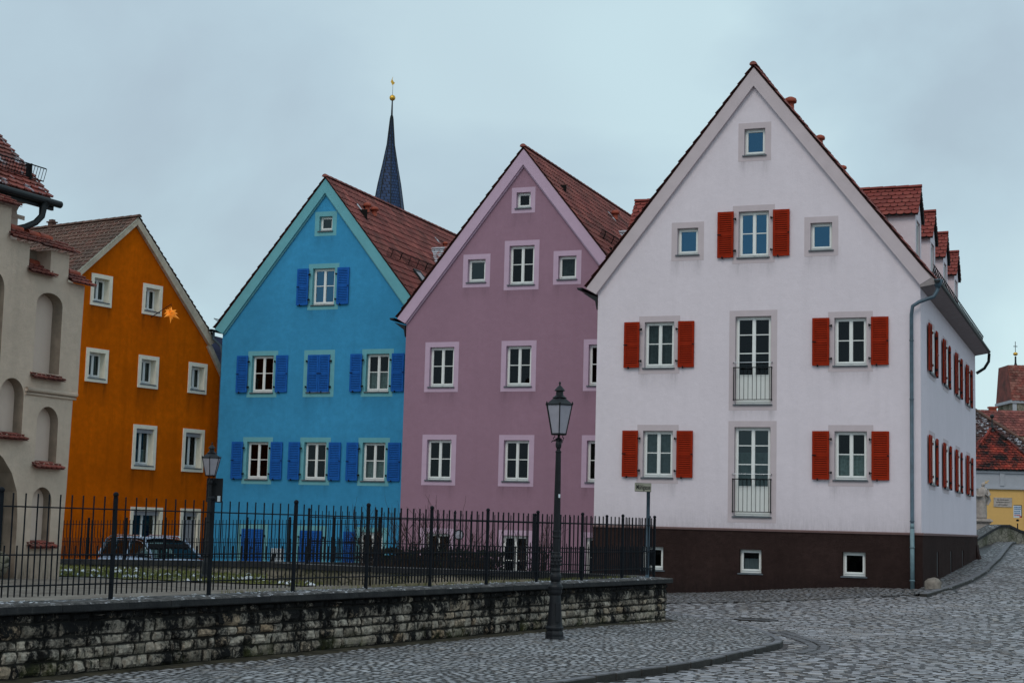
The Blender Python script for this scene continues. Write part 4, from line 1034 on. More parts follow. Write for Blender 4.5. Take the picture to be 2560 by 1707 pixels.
# thickness sides
gm.v = [tuple(v.co) for v in bm.verts]; bm.verts.index_update(); gm.f = [tuple(v.index for v in fc.verts) for fc in bm.faces]; gm.m = [0]*len(gm.f); bm.free()
n = len(outline); gm.add([(x, 0, z) for x, z in outline]+[(x, .9, z) for x, z in outline], [(i, (i+1) % n, (i+1) % n+n, i+n) for i in range(n)]+[tuple(range(n, 2*n))])
gm.st = [max(0, .5*math.exp(-(v[2]-.5)/.3)) if v[1] < .01 else 0 for v in gm.v]
gw = gm.build('wall', M['tower_wall'], gate)
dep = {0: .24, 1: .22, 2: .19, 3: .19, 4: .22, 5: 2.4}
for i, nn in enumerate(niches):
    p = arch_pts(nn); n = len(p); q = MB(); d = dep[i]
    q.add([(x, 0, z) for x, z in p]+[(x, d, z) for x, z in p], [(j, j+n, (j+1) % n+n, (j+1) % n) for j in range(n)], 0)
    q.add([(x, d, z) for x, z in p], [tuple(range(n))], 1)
    q.build('niche' if i < 5 else 'gateway', [M['reveal'], M['niche'] if i < 5 else M['dark_sign_and_shade']], gate)  # gateway back is black to stand in for shade deep in the passage
def tile_cap(u0, u1, z, depth=.34, tilt=.0, y0=-.12, rows=2, name='tile_coping', e=.11, mat='tiles_gate'):
    q = MB(); a = Vector((1, 0, 0)); rise = .55
    b = Vector((0, 1, rise)).normalized()
    tile_field(q, (U(u0), y0, TZ(z)), a, b, U(u1)-U(u0), depth, .13, depth/rows, 'biber', lift=.035, jit=.008)
    q.add([(U(u0), y0+.01, TZ(z)-.012), (U(u1), y0+.01, TZ(z)-.012), (U(u1), y0+depth*.85, TZ(z)-.012+depth*.42), (U(u0), y0+depth*.85, TZ(z)-.012+depth*.42)], [(0,1,2,3)])
    return q.build(name, M[mat], gate)
for (a, b, z) in ((-.2, .40, 5.28), (-.90, -.05, 5.74), (-1.12, -.52, 5.30), (-1.56, -.95, 5.76), (-2.7, -1.40, 6.24)):
    tile_cap(a, b, z, .5, y0=-.14, rows=3)
    q = MB()
    for k in range(2): q.tube([(U(a)+.02+k*.32, .32, TZ(z)+.26), (U(a)+.36+k*.32, .32, TZ(z)+.25)], [.075, .065], 10)
    q.build('ridge_tiles', M['clay'], gate, smooth=True)
for (a, b, z, nm) in ((-.92, -.20, 3.70, 0), (-1.60, -.96, 2.74, 1), (-.76, -.10, 2.34, 2), (-.77, -.15, 1.13, 3)): tile_cap(a, b, z, .26, y0=-.13, rows=2, name='tile_sill')
# roll cornice
q = MB(); 
for (yy, z, r) in ((-.03, 3.52, .045), (-.012, 3.455, .025)): q.tube([(U(-1.0), yy, TZ(z)), (U(.14), yy, TZ(z))], r, 10)
q.tube([(U(.14), -.03, TZ(3.52)), (U(.14), .9, TZ(3.52))], .045, 10)
q.build('cornice', M['tower_wall'], gate, smooth=True)
# iron leaf of the gate seen in the opening
q = MB(); gx0, gx1 = U(-2.4), U(-1.06)
for i in range(12): xx = gx0+(gx1-gx0)*i/11; q.box(xx-.015, xx+.015, .30, .33, .35, TZ(1.72))
for z in (.55, 1.2, TZ(1.70)): q.box(gx0, gx1, .29, .34, z-.03, z+.03)
for i in range(4): q.tube([(gx0+(gx1-gx0)*i/4, .31, .6), (gx0+(gx1-gx0)*(i+1)/4, .31, TZ(1.6))], .015, 5); q.tube([(gx0+(gx1-gx0)*(i+1)/4, .31, .6), (gx0+(gx1-gx0)*i/4, .31, TZ(1.6))], .015, 5)
q.build('iron_gate', M['fence_iron'], gate)
# recessed masonry seen through the crenel, tower body and its tiled roof
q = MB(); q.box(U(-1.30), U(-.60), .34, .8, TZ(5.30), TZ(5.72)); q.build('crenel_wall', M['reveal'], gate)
q = MB(); arc_ = [(-.40-.30*sin(pi/2*t/8)+.0, 7.33+.24*(1-cos(pi/2*t/8))) for t in range(9)]
pts = [(-6, 3), (-.62, 3), (-.62, 7.18), (-.66, 7.34), (-.60, 7.45), (-.50, 7.53), (-.40, 7.57), (-.30, 7.60), (-6, 7.60)]
q.prism(pts, .95, 3.8); q.box(-6, -.46, .93, .949, 7.2, 7.28); q.build('upper_wall', M['niche'], gate)
q = MB(); ez = 7.62; ey = .40; run = 2.6; rise = 2.47; ue = -.29; Lb = hypot(run, rise)
tile_field(q, (-6.5, ey, ez), (1, 0, 0), (0, run, rise), ue+6.5, Lb, .20, .155, 'biber', lift=.035, jit=.008)
q.add([(-6.5, ey+.02, ez-.02), (ue-.02, ey+.02, ez-.02), (ue-.02, ey+run, ez+rise-.02), (-6.5, ey+run, ez+rise-.02)], [(0,1,2,3)], 1)
q.add([(ue-.03, ey+.02, ez-.03), (ue-.03, ey+2*run, ez-.03), (ue-.03, ey+run, ez+rise-.03)], [(0,1,2)], 1)
q.add([(-6.5, ey+run, ez+rise-.02), (ue-.02, ey+run, ez+rise-.02), (ue-.02, ey+2*run, ez), (-6.5, ey+2*run, ez)], [(0,1,2,3)], 1)
q.add([(-6.5, ey, ez-.05), (ue, ey, ez-.05), (ue, 3.9, ez-.05), (-6.5, 3.9, ez-.05)], [(0,1,2,3)], 2)
trf = q.build('roof', [M['tiles_gate_snow'], M['tiles_gate'], M['soffit']], gate)
q = MB(); gy = .78; gz = 8.0
for zz, dy in ((gz, 0), (gz+.24, -.05)): q.tube([(-4, gy+dy-.02, zz), (-.2, gy+dy-.02, zz)], .013, 5)
for i in range(48): xx = -4+3.8*i/47; q.tube([(xx, gy-.02, gz), (xx+.02, gy-.07, gz+.24)], .008, 4)
for xx in (-.62, -1.7): q.box(xx, xx+.03, gy-.08, gy+.05, gz-.05, gz+.26)
q.build('snow_guard', M['iron'], trf)
q = MB(); q.tube([(-6.5, .30, 7.51), (-.21, .30, 7.51)], .07, 12); q.box(-6.5, -.32, .36, .41, 7.38, 7.56); q.build('gutter', M['gutter'], gate)
q = MB(); q.tube([(-.62, .30, 7.48), (-.68, .30, 7.36), (-.70, .30, 7.20), (-.84, .32, 7.05), (-1.06, .36, 6.93), (-1.26, .40, 6.86)], [.085, .075, .062, .06, .06, .06], 12)
q.tube([(-.86, .42, 7.02), (-1.08, .42, 6.78)], .045, 8); q.build('downpipe', M['gutter'], gate, smooth=True)
# boulder at the gate foot
q = MB(); q.sphere((0, 0, 0), .5, 16, 10, sz=.6); q.v = [(x*1.2+.1*noise.noise((x*3, y*3, z*3)), y+.1*noise.noise((x*3, z*3, y*3)), z+.08*noise.noise((y*4, x*3, z*3))) for x, y, z in q.v]
bo = q.build('boulder', M['rubble'], loc=(-9.25, 28.2, .75), smooth=True); tag(bo, 'grey mossy boulder lying at the foot of the gate archway', 'boulder')

# ------------------------------------------------------------------ garden wall A with coping and fence
wallA = empty('garden_wall', (AO.x, AO.y, 0), R(90-29.04), 'low stained limestone block wall along the pavement under the iron fence', 'wall')
q = MB(); random.seed(21)
zc0, zc1 = -.14, .70; crs = []; z = zc0
while z < zc1-.04:
    hh = random.uniform(.085, .165)
    if zc1-(z+hh) < .09: hh = zc1-z
    crs.append((z, z+hh)); z += hh
STN = []
def rough_stone(q, x0, x1, z0, z1, y0, dpt, ax=0):
    g = .0035; W_ = x1-x0; H_ = z1-z0; k_ = max(2, int(W_/.07))
    fxs = [0, .014/W_]+[(.03+(W_-.06)*t/k_)/W_ for t in range(k_+1)]+[1-.014/W_, 1]; fzs = [0, .013/H_, .3, .5, .7, 1-.013/H_, 1]
    nx = len(fxs)-1; nz = len(fzs)-1; vs = []; fs = []
    bulge = random.uniform(.012, .035); sx = random.uniform(0, 50)
    for j in range(nz+1):
        for i in range(nx+1):
            fx = fxs[i]; fz = fzs[j]; x = x0+g+(x1-x0-2*g)*fx; zz = z0+g+(z1-z0-2*g)*fz
            edge = i in (0, nx) or j in (0, nz); near = i in (1, nx-1) or j in (1, nz-1)
            jx = .010*noise.noise((x*7, zz*7, sx)); jz = .012*noise.noise((x*5, zz*9, sx+9))
            y = y0+(.012 if edge else (.0 if near else -bulge*.8)+.034*noise.noise((x*11, zz*11, sx+3)))
            vs.append((x+jx, y, zz+jz) if ax == 0 else (y_fix(y), x+jx, zz+jz)); STN.append(1.0 if edge else .25 if near else 0.0)
    for j in range(nz):
        for i in range(nx): a = j*(nx+1)+i; fs.append((a, a+1, a+nx+2, a+nx+1))
    q.add(vs, fs)
for ci, (z0, z1) in enumerate(crs):
    x = -9.0+random.uniform(-.3, 0); big = (z1-z0) > .13
    while x < 15.62:
        w = random.choice((random.uniform(.12, .25), random.uniform(.2, .45))) if big else random.uniform(.10, .30)
        if x+w > 15.5: w = 15.62-x
        rough_stone(q, x, min(x+w, 15.62), z0, z1, .075, .1); x += w
# end face of wall
def y_fix(y): return 15.62+.075-y
for ci, (z0, z1) in enumerate(crs):
    x = .09
    while x < .5: w = random.uniform(.18, .3); w = w if x+w < .42 else .52-x; rough_stone(q, x, x+w, z0, z1, .075, .1, 1); x += w
q.box(-9, 15.60, .088, .52, -.4, .695, 1)
q.st = STN+[0.0]*(len(q.v)-len(STN)); q.build('masonry', [M['stone'], M['mortar']], wallA)
q = MB(); x = -9.0
while x < 15.7:
    w = random.uniform(1.5, 2.4); x1 = min(x+w, 15.76)
    if 15.76-x1 < .6: x1 = 15.76
    dz = random.uniform(-.004, .004); n = int((x1-x)/.2)+1; segs = []
    for i in range(n+1):
        xx = x+.004+(x1-x-.008)*i/n; e = .028*noise.noise((xx*2.3, 0, 5)); t_ = .016*noise.noise((xx*2, 4, 5))
        segs.append([(xx, .012+e, .70), (xx, .0+e, .712), (xx, e, .775+dz), (xx, .02+e, .79+dz+t_), (xx, .2, .795+dz+t_), (xx, .40, .80+dz), (xx, .55, .785+dz), (xx, .55, .70)])
    vs = [p for s_ in segs for p in s_]; m = 8
    q.add(vs, [(i*m+k, i*m+(k+1) % m, (i+1)*m+(k+1) % m, (i+1)*m+k) for i in range(n) for k in range(m)]+[tuple(range(m-1, -1, -1)), tuple(range(n*m, n*m+m))]); x = x1
q.build('coping', M['coping'], wallA)
# snow flecks and moss lumps on the coping
q = MB(); random.seed(8)
for _ in range(900):
    xx = random.uniform(-3, 15.6); yy = random.uniform(.03, .5); r = random.uniform(.005, .02); a0 = random.uniform(0, 6)
    if noise.noise((xx*1.2, yy*2, 0)) < -.05: continue
    q.add([(xx+r*1.6*cos(a0+k*1.05)*random.uniform(.6, 1.2), yy+r*.7*sin(a0+k*1.05), .801) for k in range(6)]+[(xx, yy, .801+r*.3)], [(k, (k+1) % 6, 6) for k in range(6)])
q.build('snow_patch', M['snow'], wallA)
# dirt and leaf strip at the wall foot
q = MB(); N = 120
for i in range(N+1):
    xx = -3+18.8*i/N; wv = .16+.12*noise.noise((xx*.9, 3, 0))+.04*noise.noise((xx*6, 3, 0))
    for yy in (.08, -wv):
        p = AO+AD*xx+AN*yy; q.v.append((p.x, p.y, H(p.x, p.y)+kz(p.y)+(.02 if yy > 0 else .004)))
for i in range(N): q.f.append((2*i, 2*i+1, 2*i+3, 2*i+2)); q.m.append(0)
tag(q.build('dirt_strip', plain('damp_leaf_litter', (.04,.034,.022,1), .9, .2, .7, 5, .8)), kind='structure')
q = MB(); random.seed(31)
for _ in range(1500):
    s_ = random.uniform(4, 15.6); b_ = random.uniform(.50, .75); p = AO+AD*s_+AN*b_; a = random.uniform(0, pi); h_ = random.uniform(.03, .12)
    q.add([(p.x-.008*cos(a), p.y-.008*sin(a), .68), (p.x+.008*cos(a), p.y+.008*sin(a), .68), (p.x+random.uniform(-.04, .04), p.y+random.uniform(-.03, .03), .74+h_)], [(0,1,2)])
tag(q.build('grass_fringe', M['blade']), 'dry grass fringe growing behind the wall coping', 'grass', kind='stuff')

def post_mesh(h, r=.020, ball=.029):
    q = MB(); q.bbox(-r, r, -r, r, 0, h-ball*2.2, .006); q.lathe([(r*1.25, h-ball*2.2), (r*1.25, h-ball*2.2+.012), (r*.6, h-ball*2)], 12); q.sphere((0, 0, h-ball), ball, 14, 10)
    o = q.build('post', M['fence_iron'], smooth=False); me = o.data; bpy.data.objects.remove(o); return me
def bar_mesh(z0, z1, r=.0068):
    q = MB(); q.bbox(-r, r, -r, r, z0, z1, .003); o = q.build('bar', M['fence_iron']); me = o.data; bpy.data.objects.remove(o); return me
PM = post_mesh(1.10); TB = bar_mesh(.06, 1.05); SB = bar_mesh(.06, .55)
fence = empty('iron_fence', (AO.x+AN.x*.25, AO.y+AN.y*.25, .79), R(90-29.04), 'anthracite iron fence with ball-topped posts on the stained stone wall', 'fence', 'iron fences round the courtyard')
posts = [.17-1.55*k for k in (4, 3, 2, 1, 0)]+[1.72+1.55*k for k in range(9)]+[15.46]
for s_ in posts:
    if s_ > -3: mobj('post', PM, fence, (s_, 0, 0))
for z in (.165, .46, .92):
    q = MB(); q.bbox(posts[0], 15.46, -.012, .012, z-.007, z+.007, .003); q.build('rail', M['fence_iron'], fence)
bars = []
for a, b in zip(posts, posts[1:]):
    n = 10; d = (b-a)/n
    for k in range(n):
        bars.append((a+d*(k+.5), SB)); 
        if k: bars.append((a+d*k, TB))
bars = sorted([b for b in bars if b[0] > -1.5], key=lambda b: b[0])
for x, me in bars[:98]:
    o = mobj('bar', me, fence, (x+random.uniform(-.003, .003), 0, 0)); o.rotation_euler = (0, random.uniform(-.006, .006), random.uniform(-.05, .05))
q = MB()
for x, me in bars[98:]: q.bbox(x-.009, x+.009, -.009, .009, .06, 1.05 if me is TB else .55, .003)
tag(q.build('bars', M['fence_iron'], fence), kind='stuff')

# far fence B on its inner wall
def fence_line(pts, z0s, name, label, pm, hb, hs, nbar, rails, maxbars=98, r=.0075, wall=None, group='iron fences round the courtyard'):
    f = empty(name, (pts[0][0], pts[0][1], z0s[0]), 0, label, 'fence', group); o0 = Vector((pts[0][0], pts[0][1], z0s[0])); bars = []
    railm = [MB() for _ in rails]
    for i, p in enumerate(pts): mobj('post', pm, f, (p[0]-o0.x, p[1]-o0.y, z0s[i]-o0.z), atan2(pts[min(i+1, len(pts)-1)][1]-pts[max(0, i-1)][1], pts[min(i+1, len(pts)-1)][0]-pts[max(0, i-1)][0]))
    for i in range(len(pts)-1):
        a = Vector((pts[i][0], pts[i][1], z0s[i]))-o0; b = Vector((pts[i+1][0], pts[i+1][1], z0s[i+1]))-o0
        for m, z in zip(railm, rails): m.tube([a+Vector((0, 0, z)), b+Vector((0, 0, z))], .009, 4)
        for k in range(nbar):
            bars.append((a.lerp(b, (k+.5)/nbar), hs))
            if k: bars.append((a.lerp(b, k/nbar), hb))
    for m in railm: m.build('rail', M['fence_iron'], f)
    me = {hb: bar_mesh(.06, hb, r), hs: bar_mesh(.06, hs, r)}
    if len(bars) > maxbars: sel, rest = bars[-maxbars:], bars[:-maxbars]
    else: sel, rest = bars, []
    for p, h in sel: mobj('bar', me[h], f, p)
    if rest:
        q = MB()
        for p, h in rest: q.box(p.x-r, p.x+r, p.y-r, p.y+r, p.z+.06, p.z+h)
        tag(q.build('bars', M['fence_iron'], f), kind='stuff')
    return f
fence_line(BP[:-1]+[(2.55, 28.75)], [.79]*6, 'iron_fence', 'anthracite iron fence on the inner stone wall, joining the near fence at its right end', PM, 1.05, .55, 10, (.165, .46, .92))
cp = []; nC = 11
for i in range(nC+1):
    f_ = i/nC; cp.append((CF[0][0]+(CF[1][0]-CF[0][0])*f_, CF[0][1]+(CF[1][1]-CF[0][1])*f_))
cz = [.36+.32*i/nC for i in range(nC+1)]
fence_line(cp, cz, 'iron_fence', 'thin dark iron fence farthest back, in front of the parked cars and blue house', post_mesh(1.10, .027, .032), 1.03, .58, 12, (.12, .47, .92), r=.008)

def wall_line(name, label, pts, tops, zb, th, stone, cop, course=True, copz=.1, cat='wall'):
    w = empty(name, (pts[0][0], pts[0][1], 0), 0, label, cat); q = MB(); c = MB(); o = Vector(pts[0])
    for i in range(len(pts)-1):
        a = Vector(pts[i])-o; b = Vector(pts[i+1])-o; d = (b-a).normalized(); n = Vector((d.y, -d.x))*th/2
        za, zb2 = tops[i], tops[i+1]; b0, b1 = (zb[i], zb[i+1]) if isinstance(zb, (list, tuple)) else (zb, zb)
        def blk(m, hw, z00, z01, z10, z11):
            nn = n.normalized()*hw; P = [a-nn, b-nn, b+nn, a+nn]; zl = [z00, z10, z10, z00]; zh = [z01, z11, z11, z01]
            vs = [(p.x, p.y, z) for p, z in zip(P, zl)]+[(p.x, p.y, z) for p, z in zip(P, zh)]
            m.add(vs, [(3,2,1,0), (4,5,6,7), (0,1,5,4), (1,2,6,5), (2,3,7,6), (3,0,4,7)])
        blk(q, th/2, b0, za-copz, b1, zb2-copz); blk(c, th/2+.05, za-copz+.002, za, zb2-copz+.002, zb2)
    q.build('masonry', stone, w); c.build('coping', cop, w); return w
wall_line('inner_wall', 'inner stone retaining wall with black coping, right of the snowy lawn', [(-4.6, 32.0)]+BP[:-1]+[(2.5, 28.95)], [.80]*7, -.5, .4, M['rubble'], M['coping'])
wall_line('back_wall', 'low dark-coped wall behind the lawn, in front of the parked cars', [CF[0], CF[1]], [.38, .70], -.5, .4, M['rubble'], M['coping'], copz=.14)

# ------------------------------------------------------------------ street lamps
def lantern(parent, z0, z1, r0, r1, ztip, seg=6, tw=0.0):
    fr = MB(); gl_ = MB()
    P0 = [(r0*cos(2*pi*k/seg+tw), r0*sin(2*pi*k/seg+tw)) for k in range(seg)]; P1 = [(r1*cos(2*pi*k/seg+tw), r1*sin(2*pi*k/seg+tw)) for k in range(seg)]
    for k in range(seg):
        fr.tube([(P0[k][0], P0[k][1], z0), (P1[k][0], P1[k][1], z1)], .0085, 6); k2 = (k+1) % seg
        fr.tube([(P0[k][0], P0[k][1], z0), (P0[k2][0], P0[k2][1], z0)], .012, 6); fr.tube([(P1[k][0], P1[k][1], z1), (P1[k2][0], P1[k2][1], z1)], .012, 6)
        fr.lathe([(.008, 0), (.014, .018), (.004, .045)], 8, (P1[k][0]*1.03, P1[k][1]*1.03, z1))
        s_ = .985; gl_.quad((P0[k][0]*s_, P0[k][1]*s_, z0+.01), (P0[k2][0]*s_, P0[k2][1]*s_, z0+.01), (P1[k2][0]*s_, P1[k2][1]*s_, z1-.008), (P1[k][0]*s_, P1[k][1]*s_, z1-.008))
    fr.lathe([(r0*.9, z0-.012), (r0*1.02, z0), (r0*.9, z0+.008)], 6, twist=tw)
    fr.build('lantern_frame', M['lamp_iron'], parent); gl_.build('lamp_glass', M['lamp_glass'], parent)
    h = ztip-z1; c = MB()
    c.lathe([(r1*1.04, z1-.004), (r1*1.02, z1+.012), (r1*.72, z1+h*.17), (r1*.46, z1+h*.29)], 6, twist=tw)
    c.lathe([(r1*.48, z1+h*.29), (r1*.50, z1+h*.31), (r1*.34, z1+h*.38), (r1*.27, z1+h*.42), (r1*.25, z1+h*.56), (r1*.26, z1+h*.585), (r1*.385, z1+h*.60), (r1*.37, z1+h*.625), (r1*.24, z1+h*.72), (r1*.13, z1+h*.79), (r1*.06, z1+h*.83), (r1*.05, z1+h*.87), (r1*.085, z1+h*.91), (r1*.08, z1+h*.94), (.004, z1+h)], 20)
    c.build('lantern_roof', M['lamp_iron'], parent)
L1 = empty('street_lamp', (.70, 22.65, .07), R(8), 'tall ornate black lamp post standing on the pavement before the stone wall', 'street lamp', 'old-fashioned street lamps')
q = MB()
q.lathe([(.185, -.1), (.185, .0), (.18, .012), (.135, .02), (.128, .055), (.132, .075), (.128, .1), (.118, .125), (.116, .15)], 8, twist=pi/8)
q.lathe([(.116, .14), (.128, .155), (.128, .175), (.112, .195), (.107, .22), (.078, .60), (.075, .62), (.09, .645), (.096, .665), (.098, .70), (.104, .715), (.106, .74), (.095, .765), (.07, .79), (.064, .81), (.078, .835), (.082, .86), (.084, .885), (.078, .91), (.062, .93), (.06, .95), (.07, .96), (.068, .985), (.058, 1.0)], 20)
q.box(-.012, .058, -.125, -.085, .26, .52)
q.build('base', M['lamp_iron'], L1)
q = MB(); q.lathe([(.058, .99), (.062, 1.01), (.066, 1.05), (.067, 1.12), (.062, 1.18), (.056, 1.2)], 16)
for k in range(8):
    for j in range(3):
        w = 2*pi*(k+.5*(j % 2))/8; q.sphere((.063*cos(w), .063*sin(w), 1.05+.05*j), .018, 6, 5, sz=1.3)
q.lathe([(.055, 1.19), (.062, 1.20), (.062, 1.215), (.052, 1.225)], 16); q.build('ornament', M['lamp_iron'], L1, smooth=True)
q = MB(); q.lathe([(.050, 1.22), (.054, 1.42)], 24, flute=.10); q.lathe([(.056, 1.42), (.062, 1.43), (.06, 1.445), (.055, 1.45), (.056, 1.49), (.062, 1.5), (.06, 1.52), (.052, 1.525)], 20)
q.lathe([(.051, 1.52), (.038, 2.62)], 24, flute=.14); q.lathe([(.042, 2.62), (.044, 2.64), (.036, 2.65)], 16)
q.build('shaft', M['lamp_iron'], L1)
q = MB(); q.lathe([(.03, 2.64), (.028, 2.68), (.04, 2.70), (.045, 2.74), (.036, 2.78), (.04, 2.80), (.055, 2.815), (.03, 2.83), (.018, 2.84), (.016, 2.88)], 16)
for k in range(3):
    w = 2*pi*k/3+.4; pts = [(.02*cos(w), .02*sin(w), 2.80), (.075*cos(w), .075*sin(w), 2.80), (.085*cos(w), .085*sin(w), 2.83), (.06*cos(w), .06*sin(w), 2.855), (.075*cos(w), .075*sin(w), 2.875), (.098*cos(w), .098*sin(w), 2.885)]
    q.tube(pts, .007, 6)
    w2 = w+.5; q.tube([(.04*cos(w2), .04*sin(w2), 2.79), (.09*cos(w2), .09*sin(w2), 2.79), (.10*cos(w2), .10*sin(w2), 2.765)], .008, 6)
q.build('lantern_bracket', M['lamp_iron'], L1)
lantern(L1, 2.885, 3.30, .115, .205, 3.64, tw=R(-98)+R(8)*0)
q = MB(); q.box(.005, .030, -.062, -.050, 1.985, 2.035); q.build('sticker', M['poster'], L1)

L2 = empty('street_lamp', (-6.42, 34.4, .35), R(25), 'lamp post carrying a black square panel, behind the fence by the orange house', 'street lamp', 'old-fashioned street lamps')
q = MB(); q.lathe([(.14, -.1), (.14, .05), (.10, .1), (.085, .35), (.06, .45), (.075, .5), (.05, .55), (.055, .78), (.062, .80), (.055, .83), (.045, 1.2), (.055, 1.22), (.05, 1.25), (.038, 1.7), (.045, 1.72), (.035, 1.75), (.032, 2.02)], 18); q.build('shaft', M['lamp_iron'], L2)
q = MB(); q.lathe([(.03, 2.0), (.045, 2.03), (.05, 2.06), (.03, 2.09), (.02, 2.12)], 12)
for k in range(3):
    w = 2*pi*k/3; q.tube([(.02*cos(w), .02*sin(w), 2.08), (.07*cos(w), .07*sin(w), 2.11), (.05*cos(w), .05*sin(w), 2.16), (.095*cos(w), .095*sin(w), 2.2)], .008, 6)
q.build('lantern_bracket', M['lamp_iron'], L2)
lantern(L2, 2.20, 2.58, .115, .205, 2.92, tw=R(5))
tsg = empty('square_sign', (-6.36, 34.48, 1.98), R(-6), 'black back of a square sign fixed to the lamp post by the orange house', 'sign')
q = MB(); q.bbox(-.18, .18, .08, .095, 0, .52, .006); q.build('plate', M['dark_sign_and_shade'], tsg)
q = MB(); q.box(-.03, .03, .0, .08, .1, .14); q.box(-.03, .03, 0, .08, .38, .42); q.build('clamp', M['iron'], tsg)
q = MB(); q.box(.08, .14, .05, .079, .02, .14); q.build('sticker', M['poster'], tsg)

# ------------------------------------------------------------------ street name sign
ss = empty('street_sign', (2.49, 28.35, .79), 0, 'cream street name plate reading Mühlgasse on a blue-grey pole at the wall end', 'street sign')
q = MB(); q.tube([(0, 0, 0), (0, 0, 1.56)], .032, 14); q.lathe([(.034, 1.555), (.02, 1.575), (.002, 1.58)], 14); q.build('pole', M['zinc'], ss, smooth=True)
pr = R(-14)
q = MB(); q.bbox(-.275, .035, -.055, -.03, 1.51, 1.665, .006); pl = q.build('name_plate', M['ivory'], ss, rz=R(16))
q = MB()
for (a, b, c, d) in ((-.272, .032, 1.514, 1.518), (-.272, .032, 1.657, 1.661)): q.box(a, b, -.0568, -.0553, c, d)
q.build('plate_border', M['ink'], pl)
cu = bpy.data.curves.new('lettering', 'FONT'); cu.body = 'Mühlgasse'; cu.size = .118; cu.align_x = 'CENTER'; cu.align_y = 'CENTER'; cu.extrude = .0012; cu.offset = .0012
to = bpy.data.objects.new('lettering', cu); COL.objects.link(to)
dg = bpy.context.evaluated_depsgraph_get(); dg.update(); me = bpy.data.meshes.new_from_object(to.evaluated_get(dg)); bpy.data.objects.remove(to)
me.materials.clear(); me.materials.append(M['ink'])
for v in me.vertices: v.co.x *= .56; v.co.y *= 1.0
lo = bpy.data.objects.new('lettering', me); COL.objects.link(lo); lo.parent = pl; lo.location = (-.12, -.0575, 1.588); lo.rotation_euler = (R(90), 0, 0)

# manhole
mh = empty('manhole_cover', (4.6, 29.5, H(4.6, 29.5)+.004), .3, 'round cast-iron manhole cover set in the cobbles near the kerb tip', 'manhole cover')
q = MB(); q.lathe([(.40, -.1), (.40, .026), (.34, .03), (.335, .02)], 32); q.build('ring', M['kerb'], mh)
q = MB(); q.lathe([(.325, -.05), (.325, .026), (.30, .028), (.29, .022), (.001, .022)], 32)
for k in range(8):
    w = 2*pi*k/8; q.box(.08, .27, -.012, .012, .02, .03, 0, Matrix.Rotation(w, 4, 'Z'))
q.build('cover', M['bronze'], mh)

# guard stone at the house corner
q = MB(); q.lathe([(.27, -.2), (.27, 0), (.26, .15), (.23, .28), (.15, .37), (.05, .40), (.01, .405)], 18)
q.v = [(x*.8+.04*noise.noise((x*5, y*5, z*5)), y*.7+.04*noise.noise((z*5, y*5, x*5)), z*.82+.02*noise.noise((x*6, y*6, 0))) for x, y, z in q.v]
gx, gy = wl(8.68, -.32)
bo = q.build('guard_stone', M['guard'], loc=(gx, gy, H(gx, gy)), smooth=True); tag(bo, 'rounded pale guard stone beside the downpipe at the white house corner', 'guard stone')

